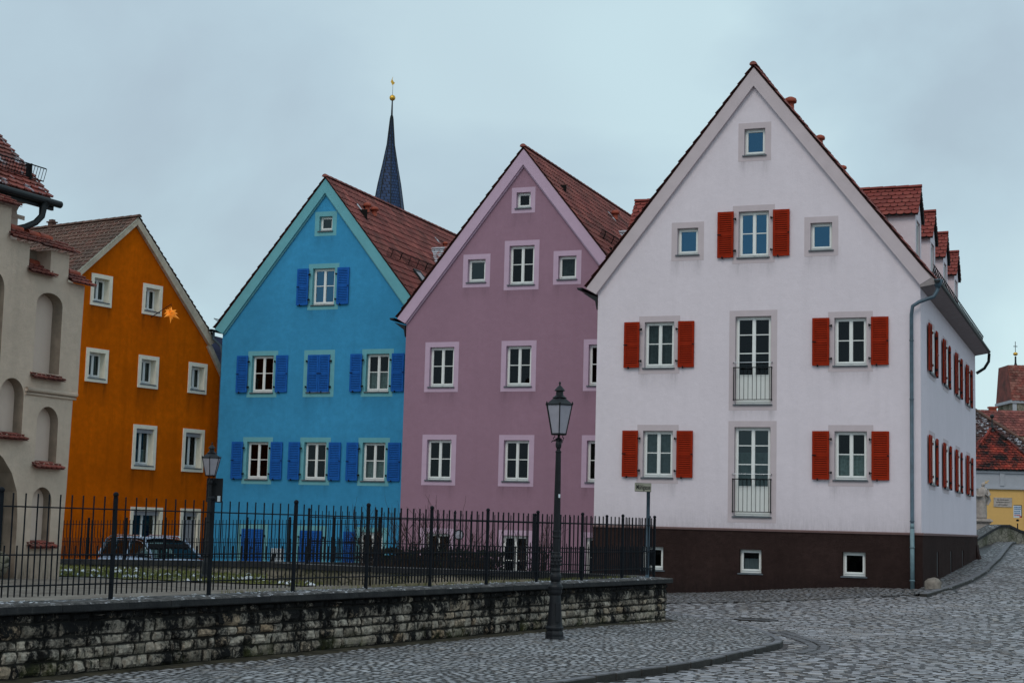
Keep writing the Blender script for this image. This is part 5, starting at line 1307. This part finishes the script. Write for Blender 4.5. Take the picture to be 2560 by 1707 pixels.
# ------------------------------------------------------------------ cars
def car(name, loc, hd, label, paint, L=4.3, Wd=1.74, Ht=1.46, estate=True, rails=True):
    c = empty(name, (loc[0], loc[1], loc[2]), pi/2-hd, label, 'car'); hw = Wd/2; h = Ht
    def loft(secs, mat, nm, par, smooth=True):
        q = MB(); n = len(secs[0]); 
        for s_ in secs: q.v += s_
        for i in range(len(secs)-1):
            for k in range(n-1): q.f.append((i*n+k, (i+1)*n+k, (i+1)*n+k+1, i*n+k+1)); q.m.append(0)
        q.f += [tuple(range(n-1, -1, -1)), tuple(range((len(secs)-1)*n, len(secs)*n))]; q.m += [0, 0]
        return q.build(nm, mat, par, smooth=smooth)
    xs = [(-L/2, .55, .78, .80), (-L/2+.08, .42, .88, .90), (-L/2+.5, .25, .93, .96), (-L*.2, .22, .95, .985), (L*.08, .22, .93, .985), (L*.2, .22, .92, .97), (L*.34, .25, .85, .95), (L*.45, .3, .74, .88), (L/2-.03, .4, .62, .80), (L/2, .48, .55, .74)]
    secs = []
    for x, zb_, zt, wk in xs:
        w = hw*wk
        secs.append([(x, -w*.92, zb_), (x, -w, zb_+.12), (x, -w*1.005, (zb_+zt)*.52), (x, -w*.97, zt-.05), (x, -w*.9, zt), (x, 0, zt+.02), (x, w*.9, zt), (x, w*.97, zt-.05), (x, w*1.005, (zb_+zt)*.52), (x, w, zb_+.12), (x, w*.92, zb_)])
    B = loft(secs, paint, 'body', c)
    r0 = -L/2+(.12 if estate else .45)
    gh = [(r0, .0, .93), (r0+.32 if estate else r0+.75, 1, .93), (-.1, 1, .93), (L*.07, .97, .93), (L*.27, .0, .93)]
    def gsec(x, f, lo=.0, hi=1.0, grow=0):
        zb_ = .93; zt = zb_+(h-.05-zb_)*f; w0 = hw*.89+grow; w1 = hw*(.89-.19*f)+grow
        return [(x, -w0, zb_-.01), (x, -w1, zt), (x, 0, zt+.03*f), (x, w1, zt), (x, w0, zb_-.01)]
    loft([gsec(x, max(f, .02)) for x, f, _ in gh], M['car_glass'], 'windows', c, False)
    # seats/dark interior
    q = MB(); q.box(-L*.42, L*.16, -hw*.72, hw*.72, .6, 1.30); q.box(-L*.3, -L*.22, -hw*.55, hw*.55, 1.2, 1.3); q.build('interior', M['rubber'], c)
    # roof panel and pillars
    q = MB(); x0 = gh[1][0]-.12; x1 = L*.09; w1 = hw*.71
    vs = []
    for x, dz in ((x0, -.03), (x0+.3, .02), (0, .035), (x1, -.0)):
        vs += [(x, -w1-.02, h-.055+dz), (x, -w1*.6, h-.02+dz), (x, w1*.6, h-.02+dz), (x, w1+.02, h-.055+dz)]
    q.add(vs, [(i*4+k, (i+1)*4+k, (i+1)*4+k+1, i*4+k+1) for i in range(3) for k in range(3)])
    for s_ in (-1, 1):
        for (xa, xb) in ((gh[4][0], x1), (r0, x0+.05)): q.tube([(xa, s_*(hw*.90), .92), (xb, s_*(w1+.02), h-.05)], .035, 6)
        for xb in (-.35, -1.15 if estate else -.95): q.tube([(xb+.03, s_*(hw*.895), .93), (xb, s_*(w1+.025), h-.05)], .03, 6)
    q.build('roof', paint, c, smooth=True)
    q = MB()
    for s_ in (-1, 1):
        ax = [(r0+.1, .95), (r0+.3, h-.16), (x0+.35, h-.09), (.0, h-.075), (x1-.1, h-.12), (gh[4][0]-.15, .98)]
        q.tube([(x, s_*(hw*(.905-.19*max(0, (z-.93))/(h-.98))+.012), z) for x, z in ax], .012, 5)
        q.tube([(r0+.1, s_*(hw*.915), .945), (gh[4][0]-.1, s_*(hw*.915), .955)], .013, 5)
        if rails: q.tube([(x0+.1, s_*w1, h-.02), (x0+.3, s_*w1, h+.045), (.1, s_*w1, h+.045), (x1-.15, s_*w1, h-.01)], .024, 6)
    q.build('chrome_trim', M['chrome'], c)
    for s_ in (-1, 1):
        q = MB(); q.sphere((gh[4][0]-.28, s_*(hw+.1), 1.0), .085, 10, 8, sz=.8); q.tube([(gh[4][0]-.25, s_*hw*.92, .95), (gh[4][0]-.28, s_*(hw+.06), .98)], .02, 6); q.build('mirror', M['dark_sign_and_shade'], c, smooth=True)
        q = MB(); q.bbox(-L/2-.005, -L/2+.12, s_*hw*.7-.12, s_*hw*.7+.12, .62, .86, .02); q.build('tail_light', M['lamp_red'], c)
        q = MB(); q.bbox(L/2-.12, L/2+.0, s_*hw*.62-.14, s_*hw*.62+.14, .56, .68, .02); q.build('headlight', M['lamp_glass'], c)
        for xw in (-L*.3, L*.31):
            q = MB()
            for t_ in (0,):
                ring = [(r, y) for r, y in ((.2, -.1), (.3, -.1), (.32, -.06), (.32, .06), (.3, .1), (.2, .1))]
                vs = []; sg = 20
                for r, y in ring:
                    for k in range(sg): vs.append((xw+r*cos(2*pi*k/sg), s_*(hw-.1)+y, .32+r*sin(2*pi*k/sg)))
                q.add(vs, [(i*sg+k, i*sg+(k+1) % sg, (i+1)*sg+(k+1) % sg, (i+1)*sg+k) for i in range(5) for k in range(sg)])
            wo = q.build('wheel', M['rubber'], c)
            q = MB(); sg = 20; yo = s_*(hw-.02)
            vs = [(xw, yo, .32)]+[(xw+.2*cos(2*pi*k/sg), yo-s_*.02, .32+.2*sin(2*pi*k/sg)) for k in range(sg)]; q.add(vs, [(0, 1+k, 1+(k+1) % sg) for k in range(sg)]); q.build('rim', M['chrome'], wo)
    return c
car('parked_car', (-9.8, 45.0, -.40), R(137.3), 'silver-blue estate car with bright roof rails parked by the orange house', M['car_silver'], 4.1, 1.70, 1.46)

# ------------------------------------------------------------------ shrubs and small things in the yard
def bare_shrub(x, y, z, h, spread, label, seed, n=26):
    random.seed(seed); q = MB()
    def grow(p, d, L, r, lv):
        pts = [p]; cur = p
        for k in range(3): d = (d+Vector((random.uniform(-.25, .25), random.uniform(-.25, .25), random.uniform(-.05, .15)))).normalized(); cur = cur+d*(L/3); pts.append(cur)
        q.tube(pts, [r, r*.85, r*.7, r*.5], 3, cap=False)
        if lv > 0:
            for k in range(3): grow(pts[random.randint(1, 3)], (d+Vector((random.uniform(-.7, .7), random.uniform(-.7, .7), random.uniform(-.1, .5)))).normalized(), L*.55, r*.55, lv-1)
    for i in range(n):
        a = random.uniform(0, 2*pi); d = Vector((cos(a)*spread, sin(a)*spread, 1)).normalized(); grow(Vector((random.uniform(-.3, .3)*spread*2, random.uniform(-.2, .2), 0)), d, h*random.uniform(.5, .75), .016, 2)
    o = q.build('shrub', M['twig'], loc=(x, y, z)); return tag(o, label, 'shrub', 'bare shrubs in the yard')
bare_shrub(-2.6, 36.5, -.3, 2.2, .55, 'bare brown shrub where the blue and mauve house fronts meet', 1, 30)
bare_shrub(-1.7, 36.8, -.25, 2.0, .5, 'second bare shrub, in front of the dark garage door of the mauve house', 2, 28)
bare_shrub(-.6, 37.4, -.1, 1.5, .5, 'low bare shrub beside the round pale disc', 3, 22)
bare_shrub(.75, 42.3, .05, 1.5, .3, 'narrow bare shrub before the mauve house ground floor door', 4, 20)
def evergreen(x, y, z, w, d, h, label, seed, name='hedge', n=5200):
    random.seed(seed); q = MB(); q.bbox(-w/2*.85, w/2*.85, -d/2*.8, d/2*.8, 0, h*.85, .1)
    for _ in range(n):
        f = random.random(); px = random.uniform(-w/2, w/2); py = random.uniform(-d/2, d/2); pz = random.uniform(0, h)*(1-.12*abs(noise.noise((px*2, py*2, seed))))
        k = random.choice((0, 1, 2))
        if k == 0: pz = h*(.92+.12*noise.noise((px*2.5, py*2, seed)))
        elif k == 1: py = -d/2*(1+.2*noise.noise((px*2, pz*3, seed)))
        a = Vector((random.uniform(-1, 1), random.uniform(-1, 1), random.uniform(-1, 1))).normalized()*.05; b = a.orthogonal().normalized()*.03; p = Vector((px, py, pz))
        q.add([p-a, p+b, p+a, p-b], [(0,1,2,3)])
    o = q.build(name, M['evergreen'], loc=(x, y, z)); return tag(o, label, 'hedge' if name == 'hedge' else 'shrub')
evergreen(-1.75, 39.2, -.3, 3.4, .8, 1.35, 'long dark clipped hedge before the mauve house', 5)
evergreen(1.15, 34.0, -.3, 4.4, .7, .62, 'low dark hedge behind the fence, at the foot of the mauve wall', 6)
pd = empty('round_disc', (-1.22, 40.6, -.1), 0, 'round pale disc with dark rim on a post before the mauve house', 'sign')
q = MB(); sg = 28; vs = [(0, -.02, 1.48)]+[(.115*cos(2*pi*k/sg), -.015, 1.48+.115*sin(2*pi*k/sg)) for k in range(sg)]; q.add(vs, [(0, 1+k, 1+(k+1) % sg) for k in range(sg)]); q.build('face', M['lamp_glass'], pd)
q = MB(); q.tube([(.118*cos(2*pi*k/sg), -.015, 1.48+.118*sin(2*pi*k/sg)) for k in range(sg+1)], .014, 6, cap=False); q.build('rim', M['iron'], pd)
q = MB(); q.tube([(0, 0, -.3), (0, 0, 1.4)], .02, 8); q.build('post', M['iron'], pd)
q = MB(); q.bbox(-.17, .17, -.03, .03, 0, .42, .01); q.prism([(-.17, .0), (-.12, .0), (-.02, .28), (-.14, .28)], -.035, -.031, 1)
o = q.build('notice_board', [M['poster'], M['ink']], loc=(-5.65, 39.6, .52), rz=R(-20)); tag(o, 'small white board with a black mark leaning by the blue house', 'board')

# ------------------------------------------------------------------ church spire behind
def sD(z, k=150/90): return 1.65+(z-1.65)*k
sp = empty('church_steeple', (-12.15, 150, 0), .2, 'slender blue-grey slate church spire with golden ball and weather vane', 'church spire')
q = MB(); k = 150/90; prof = [(2.3, 26), (1.75, 29.5), (.86*k, sD(19.7)), (.66*k, sD(20.95)), (.43*k, sD(22.1)), (.215*k, sD(23.3)), (.085*k, sD(24.8)), (.05*k, sD(25.0))]
q.lathe(prof, 8); sr = q.build('roof', M['slate'], sp)
q = MB()
for kk in range(8):
    w = 2*pi*kk/8; q.tube([(r*cos(w), r*sin(w), z) for r, z in prof], .05, 4)
q.build('ridge_seam', M['gutter'], sr)
q = MB(); q.box(-2.1, 2.1, -2.1, 2.1, -1.6, 26); q.build('tower_wall', M['tower_wall'], sp)
q = MB(); q.lathe([(.10, sD(24.9)), (.06, sD(25.9)), (.1, sD(25.92))], 10); q.lathe([(.02, sD(26.2)), (.012, sD(27.1))], 6); q.build('spike', M['gutter'], sp)
q = MB(); q.sphere((0, 0, sD(26.06)), .175*k, 18, 12); q.build('ball', M['gold'], sp, smooth=True)
q = MB(); q.prism([(-.02, sD(26.8)), (-.22, sD(27.0)), (-.1, sD(27.2)), (.02, sD(27.05)), (.2, sD(26.95)), (.05, sD(26.85))], -.01, .01); q.tube([(-.14, 0, sD(27.0)), (-.02, 0, sD(27.3))], .02, 4); q.build('weather_vane', M['gold'], sp)

# wooded hill behind
q = MB(); nx = 160
for j in range(2):
    for i in range(nx+1):
        x = -260+420*i/nx; hgt = 36*math.exp(-((x+62)/60)**2)-3+1.6*noise.noise((x*.12, 0, 0))+.7*noise.noise((x*.6, 2, 0))
        q.v.append((x, 260-(0 if j else 90), hgt if j else -2))
for i in range(nx): q.f.append((i, i+1, nx+2+i, nx+1+i)); q.m.append(0)
q.v += [(v[0], 330, -2) for v in q.v[:nx+1]]
for i in range(nx): q.f.append((nx+1+i, nx+2+i, 2*nx+3+i, 2*nx+2+i)); q.m.append(0)
tag(q.build('hill', M['hill']), kind='structure')
# ------------------------------------------------------------------ right background
k2 = 110/85
def zz(z, k): return 1.65+(z-1.65)*k
chp = empty('yellow_chapel', (26.3*k2, 110, 0), R(-4), 'yellow building with grey moulding and bright red hipped tile roof', 'building')
hw_ = 2.45; q = MB(); ev = zz(5.24, k2)
q.box(-hw_, hw_, 0, 5.5, -1, ev-.9); q.build('wall', M['yellow'], chp)
q = MB(); q.box(-hw_-.03, hw_+.03, -.05, 5.53, zz(4.25, k2), ev-.12); q.box(-hw_-.10, hw_+.10, -.14, 5.6, zz(4.22, k2), zz(4.34, k2)); q.box(-hw_-.12, hw_+.12, -.16, 5.6, ev-.22, ev-.06); q.box(-.15, .15, -.12, -.04, zz(4.4, k2), ev-.24)
q.box(1.55, 1.95, -.12, 0.02, -1, zz(4.2, k2)); q.build('moulding', M['greytrim'], chp)
q = MB(); ap = zz(7.6, k2); E_ = hw_+.28; y0_, y1_ = -.3, 5.8; ym = (y0_+y1_)/2
for (o_, a_, b_, L_) in (((-E_, y0_, ev), (1, 0, 0), (0, ym-y0_, ap-ev), 2*E_), ((-E_, y1_, ev), (0, -1, 0), (E_, 0, ap-ev), y1_-y0_), ((E_, y0_, ev), (0, 1, 0), (-E_, 0, ap-ev), y1_-y0_)):
    Lb = Vector(b_).length; tile_field(q, o_, a_, b_, L_, Lb, .27, .26, 'biber', lambda p, s_, L_=L_, Lb=Lb: abs(p-L_/2) < (L_/2)*(1-s_/Lb)+.08, lift=.06, jit=.02)
q.add([(-E_, y0_, ev-.04), (E_, y0_, ev-.04), (E_, y1_, ev-.04), (-E_, y1_, ev-.04), (0, ym, ap-.04)], [(0,1,4), (1,2,4), (2,3,4), (3,0,4), (3,2,1,0)], 1)
cr = q.build('roof', [M['tiles_chapel'], M['gutter']], chp)
q = MB()
for s_ in (-1, 1): q.tube([(s_*E_, y0_, ev+.06), (0, ym, ap+.06)], .09, 6)
q.build('hip_tiles', M['tiles_chapel'], cr)
q = MB(); q.lathe([(.30, ap-.25), (.12, ap+.1), (.05, ap+.3), (.045, ap+.75)], 10, (0, ym, 0)); q.sphere((0, ym, ap+.85), .15, 12, 8); q.build('finial', M['gutter'], cr)
q = MB(); q.box(-.58, .66, -.045, .0, zz(3.28, k2), zz(3.78, k2)); tb = q.build('stone_tablet', M['statue'], chp)
q = MB()
for i, (a, b) in enumerate(((-.35, .45), (-.40, .50), (-.28, .38))):
    x = a
    while x < b: w = random.uniform(.03, .09); q.box(x, min(b, x+w), -.050, -.046, zz(3.66-.13*i, k2)-.025, zz(3.66-.13*i, k2)+.025); x += w+.025
q.build('inscription', M['iron'], tb)
k3 = 130/100
sn_ = empty('snowy_roof_house', (29.2*k3, 130, 0), R(-6), 'house with dark steep roof flecked with snow, behind the red hipped roof', 'house')
q = MB(); q.box(-5, 4.6, .2, 8, -1, zz(7.0, k3)); q.build('wall', M['yellow'], sn_)
q = MB(); rz_ = zz(10.2, k3); e_ = zz(6.95, k3)
Lb = hypot(4, rz_-e_); tile_field(q, (-6, -.2, e_), (1, 0, 0), (0, 4, rz_-e_), 11.4, Lb, .42, .36, 'biber', lambda p, s_: p < 5.9+(11.4-5.9)*(1-s_/Lb), lift=.07, jit=.02)
q.add([(-6, -.2, e_-.05), (5.4, -.2, e_-.05), (0, 3.8, rz_-.05), (-6, 3.8, rz_-.05)], [(0,1,2,3)], 1); q.add([(5.4, -.2, e_-.05), (5.4, 8, e_-.05), (0, 3.8, rz_-.05)], [(0,1,2)], 1)
sr_ = q.build('roof', [M['tiles_snow'], M['gutter']], sn_)
q = MB(); q.tube([(5.4, -.2, e_+.05), (0, 3.8, rz_+.08)], .13, 6); q.tube([(0, 3.8, rz_+.06), (-6, 3.8, rz_+.06)], .12, 6); q.build('hip_tiles', M['tiles_old'], sr_)
k4 = 150/120
db = empty('brown_roof_house', (37*k4, 150, 0), 0, 'far house with plain dark red roof and small chimney', 'house')
q = MB(); q.box(-4, 4, .1, 6, -1, zz(9.4, k4)); q.build('wall', M['tower_wall'], db)
q = MB(); Lb = hypot(2.2, 2.6); tile_field(q, (-4.2, -.2, zz(9.3, k4)), (1, 0, 0), (0, 2.2, zz(11.28, k4)-zz(9.3, k4)), 8.4, Lb, .4, .34, 'biber', lift=.05)
q.add([(-4.2, -.15, zz(9.28, k4)), (4.2, -.15, zz(9.28, k4)), (4.2, 2.05, zz(11.25, k4)), (-4.2, 2.05, zz(11.25, k4))], [(0,1,2,3)], 0); dr = q.build('roof', M['tiles'], db)
q = MB(); q.box(-.3, .35, 2.0, 2.5, zz(11.1, k4), zz(11.5, k4)); q.box(-.38, .43, 1.9, 2.6, zz(11.5, k4), zz(11.62, k4)); q.build('chimney', M['clay'], dr)
k5 = 160/110
ch = empty('church_tower', (36.2*k5, 160, 0), 0, 'stone church tower with red tiled roof and golden ball finial', 'church tower')
q = MB(); q.box(-1.95, 3, 0, 5, -1, zz(10.95, k5)); q.build('wall', M['rubble'], ch)
q = MB(); q.box(-2.2, 3.2, -.2, 5.2, zz(10.95, k5), zz(11.15, k5)); q.box(-2.0, -1.6, -.08, 0.0, -1, zz(10.95, k5)); q.build('cornice', M['greytrim'], ch)
q = MB(); b0 = zz(11.1, k5); b1 = zz(13.65, k5); Lb = hypot(1.2, b1-b0); tile_field(q, (-2.15, -.25, b0), (1, 0, 0), (.0, 1.2, b1-b0), 5.3, Lb, .35, .3, 'biber', lift=.05, jit=.02)
q.add([(-2.15, -.2, b0-.02), (3.15, -.2, b0-.02), (3.15, .95, b1), (-2.15, .95, b1)], [(0,1,2,3)]); q.add([(-2.15, -.2, b0), (-2.15, .95, b1), (-2.15, 4, b1), (-2.15, 5, b0)], [(0,1,2,3)]); crf = q.build('roof', M['tiles_gate'], ch)
q = MB(); cxx = (35.33-36.2)*k5; q.lathe([(.35, b1-.3), (.15, b1+.1), (.1, b1+.3), (.09, zz(14.3, k5))], 10, (cxx, 1.2, 0)); q.build('spike', M['gutter'], ch)
q = MB(); q.sphere((cxx, 1.2, zz(14.47, k5)), .24, 14, 10, sz=.75); q.build('ball', M['gold'], ch, smooth=True)
q = MB(); zc = zz(15.0, k5); q.tube([(cxx, 1.2, zz(14.6, k5)), (cxx, 1.2, zz(15.35, k5))], .035, 5); q.box(cxx-.2, cxx+.2, 1.17, 1.23, zc-.03, zc+.04); q.build('cross', M['gutter'], ch)

# bridge parapet
wall_line('bridge_parapet', 'mossy stone bridge parapet with humped coping at the top of the hill', [(16.4, 57.6), (18.18, 61.2), (18.96, 62.3), (19.5, 62.9), (20.15, 63.6), (21.6, 65.0), (25, 68)], [1.45, 1.90, 2.15, 2.17, 1.98, 1.75, 1.6], [.3, .6, .8, .9, .9, .8, .8], .45, M['rubble'], M['coping'], copz=.10)

# statue on pedestal
k6 = 65/60; sx_ = 17.78*k6
st = empty('saint_statue', (sx_, 65, 1.2), R(-8), 'weathered stone statue of a robed saint with gilded halo rays on a pedestal', 'statue')
q = MB(); 
for (a, b, w) in ((-.3, .62, .30), (.62, .70, .36), (.70, 1.02, .29), (1.02, 1.08, .34), (1.08, 1.15, .40), (1.15, 1.20, .34)): q.bbox(-w, w, -w, w, a, b, .015)
q.build('pedestal', M['statue'], st)
q = MB(); sg = 26; zb_ = 1.20; Hh = 1.48; prof = [(0, .20, .17), (.06, .22, .18), (.25, .21, .17), (.45, .20, .16), (.60, .21, .15), (.68, .20, .14), (.78, .21, .13), (.83, .15, .11), (.855, .07, .07), (.88, .055, .06), (.90, .075, .085), (.94, .085, .095), (.975, .075, .08), (.998, .03, .03)]
vs = []
for f_, rx, ry in prof:
    cx_ = .10*f_-.05*sin(pi*f_); cy_ = -.05*f_**2
    for k_ in range(sg):
        w = 2*pi*k_/sg; fold = 1+(.10 if f_ < .62 else .05 if f_ < .82 else 0)*sin(w*7+f_*5); vs.append((cx_+rx*fold*cos(w), cy_+ry*fold*sin(w), zb_+Hh*f_))
q.add(vs, [(i*sg+k_, i*sg+(k_+1) % sg, (i+1)*sg+(k_+1) % sg, (i+1)*sg+k_) for i in range(len(prof)-1) for k_ in range(sg)]+[tuple(range(sg-1, -1, -1))])
q.tube([(-.12, 0, zb_+Hh*.79), (-.26, -.04, zb_+Hh*.66), (-.14, -.22, zb_+Hh*.60), (.05, -.25, zb_+Hh*.62)], [.075, .07, .055, .035], 10)
q.tube([(.22, -.02, zb_+Hh*.79), (.30, -.06, zb_+Hh*.66), (.22, -.22, zb_+Hh*.62), (.10, -.26, zb_+Hh*.66)], [.075, .07, .055, .035], 10)
q.tube([(-.20, .02, zb_+Hh*.75), (-.28, .02, zb_+Hh*.45), (-.25, .0, zb_+Hh*.3)], [.05, .09, .04], 8); q.tube([(.25, .02, zb_+Hh*.7), (.30, .0, zb_+Hh*.5), (.24, -.02, zb_+Hh*.38)], [.05, .09, .04], 8)
q.sphere((.095, -.15, zb_+Hh*.925), .022, 8, 6); q.build('body', M['statue'], st, smooth=True)
q = MB(); q.tube([(.14, -.05, zb_+Hh*.97), (.30, -.07, zb_+Hh*1.05)], [.02, .012], 6)
for a in range(3): q.tube([(.14, -.05, zb_+Hh*.96), (.14+.14*cos(a*.7), -.05, zb_+Hh*.98+.12*sin(a*.7))], .008, 5)
q.build('halo', M['gold'], st)

# small notice sign on a post at the bridge
k7 = 70/66
ns = empty('notice_sign', (21.05*k7, 70, 1.1), R(-15), 'white notice sign with blue and red print on a post by the parapet', 'sign')
q = MB(); q.tube([(0, 0, -.4), (0, 0, 1.2)], .025, 8); q.sphere((0, -.02, 1.33), .07, 8, 6, sz=.7); q.build('post', M['iron'], ns)
q = MB(); q.bbox(-.15, .19, -.0, .05, 1.45, 2.0, .01); pb_ = q.build('panel', M['dark_sign_and_shade'], ns)
q = MB(); q.box(-.17, .16, -.06, -.03, 1.44, 1.97); q.build('board', M['poster'], pb_)
q = MB(); random.seed(2)
for i, z in enumerate((1.90, 1.82, 1.72, 1.63, 1.55)):
    x = -.13
    while x < .11: w = random.uniform(.02, .06); q.box(x, x+w, -.064, -.061, z-.022, z+.022, 0 if i < 4 else 1); x += w+.012
q.box(.08, .16, -.064, -.061, 1.45, 1.52, 1); q.build('print', [M['poster_blue'], M['poster_red']], pb_)

# ------------------------------------------------------------------ camera
p, r = R(6.5866), R(1.4596)
F = Vector((0, cos(p), sin(p))); Rt0 = Vector((1, 0, 0)); Up0 = Vector((0, -sin(p), cos(p)))
Rt = Rt0*cos(r)+Up0*sin(r); Up = Up0*cos(r)-Rt0*sin(r)
cam = bpy.data.cameras.new('camera'); co = bpy.data.objects.new('camera', cam); COL.objects.link(co)
m = Matrix.Identity(4)
for i in range(3): m[i][0] = Rt[i]; m[i][1] = Up[i]; m[i][2] = -F[i]
m[0][3], m[1][3], m[2][3] = 0, 0, 1.65
co.matrix_world = m; cam.sensor_width = 36; cam.lens = 3975.7/2560*36; cam.clip_start = .1; cam.clip_end = 3000
S.camera = co

# ------------------------------------------------------------------ sky and light
w = bpy.data.worlds.new('World'); S.world = w; w.use_nodes = True; nt = w.node_tree; nt.nodes.clear()
N_ = nt.nodes.new; out = N_('ShaderNodeOutputWorld'); bg = N_('ShaderNodeBackground'); sky = N_('ShaderNodeTexSky')
sky.sky_type = 'NISHITA'; sky.sun_disc = False; sky.sun_elevation = R(48); sky.sun_rotation = R(200); sky.air_density = 1.5; sky.dust_density = 3
bg.inputs['Strength'].default_value = .106
tc = N_('ShaderNodeTexCoord'); mp = N_('ShaderNodeMapping'); mp.inputs['Scale'].default_value = (1, 1, 1.5); nt.links.new(tc.outputs['Generated'], mp.inputs[0])
def wn_(sc_, det, dist=0):
    x = N_('ShaderNodeTexNoise'); x.inputs['Scale'].default_value = sc_; x.inputs['Detail'].default_value = det; x.inputs['Roughness'].default_value = .5; x.inputs['Distortion'].default_value = dist
    nt.links.new(mp.outputs[0], x.inputs[0]); return x.outputs[0]
def wramp(f, st_):
    x = N_('ShaderNodeValToRGB'); e = x.color_ramp.elements
    while len(e) < len(st_): e.new(.5)
    for i, (p_, c_) in enumerate(st_): e[i].position = p_; e[i].color = c_
    nt.links.new(f, x.inputs[0]); return x.outputs[0]
def wmix(f, a, b):
    x = N_('ShaderNodeMix'); x.data_type = 'RGBA'
    for s_, v in ((x.inputs[0], f), (x.inputs[6], a), (x.inputs[7], b)):
        if hasattr(v, 'is_linked'): nt.links.new(v, s_)
        else: s_.default_value = v
    return x.outputs[2]
cl = wramp(wn_(3.4, 6, .25), [(.36, (4.1, 5.3, 6.1, 1)), (.48, (5.0, 6.7, 7.5, 1)), (.62, (6.2, 8.2, 8.7, 1))])
bd = wramp(wn_(1.9, 3, .1), [(.42, (0, 0, 0, 1)), (.60, (1, 1, 1, 1))])
c2 = wmix(bd, cl, wmix(.5, cl, (4.4, 5.4, 6.3, 1)))
fin = wmix(.90, sky.outputs[0], c2)
nt.links.new(fin, bg.inputs[0]); nt.links.new(bg.outputs[0], out.inputs[0])
sun = bpy.data.lights.new('sun', 'SUN'); sun.energy = .8; sun.angle = R(25); sun.color = (1, .90, .80)
so_ = bpy.data.objects.new('sun', sun); COL.objects.link(so_)
az = R(200); el = R(48); d = Vector((sin(az)*cos(el), cos(az)*cos(el), sin(el)))
so_.rotation_euler = d.to_track_quat('Z', 'Y').to_euler(); so_.location = (0, 0, 30)
S.view_settings.view_transform = 'Standard'; S.view_settings.look = 'None'; S.view_settings.exposure = 0
S.cycles.max_bounces = 6; S.cycles.transparent_max_bounces = 12
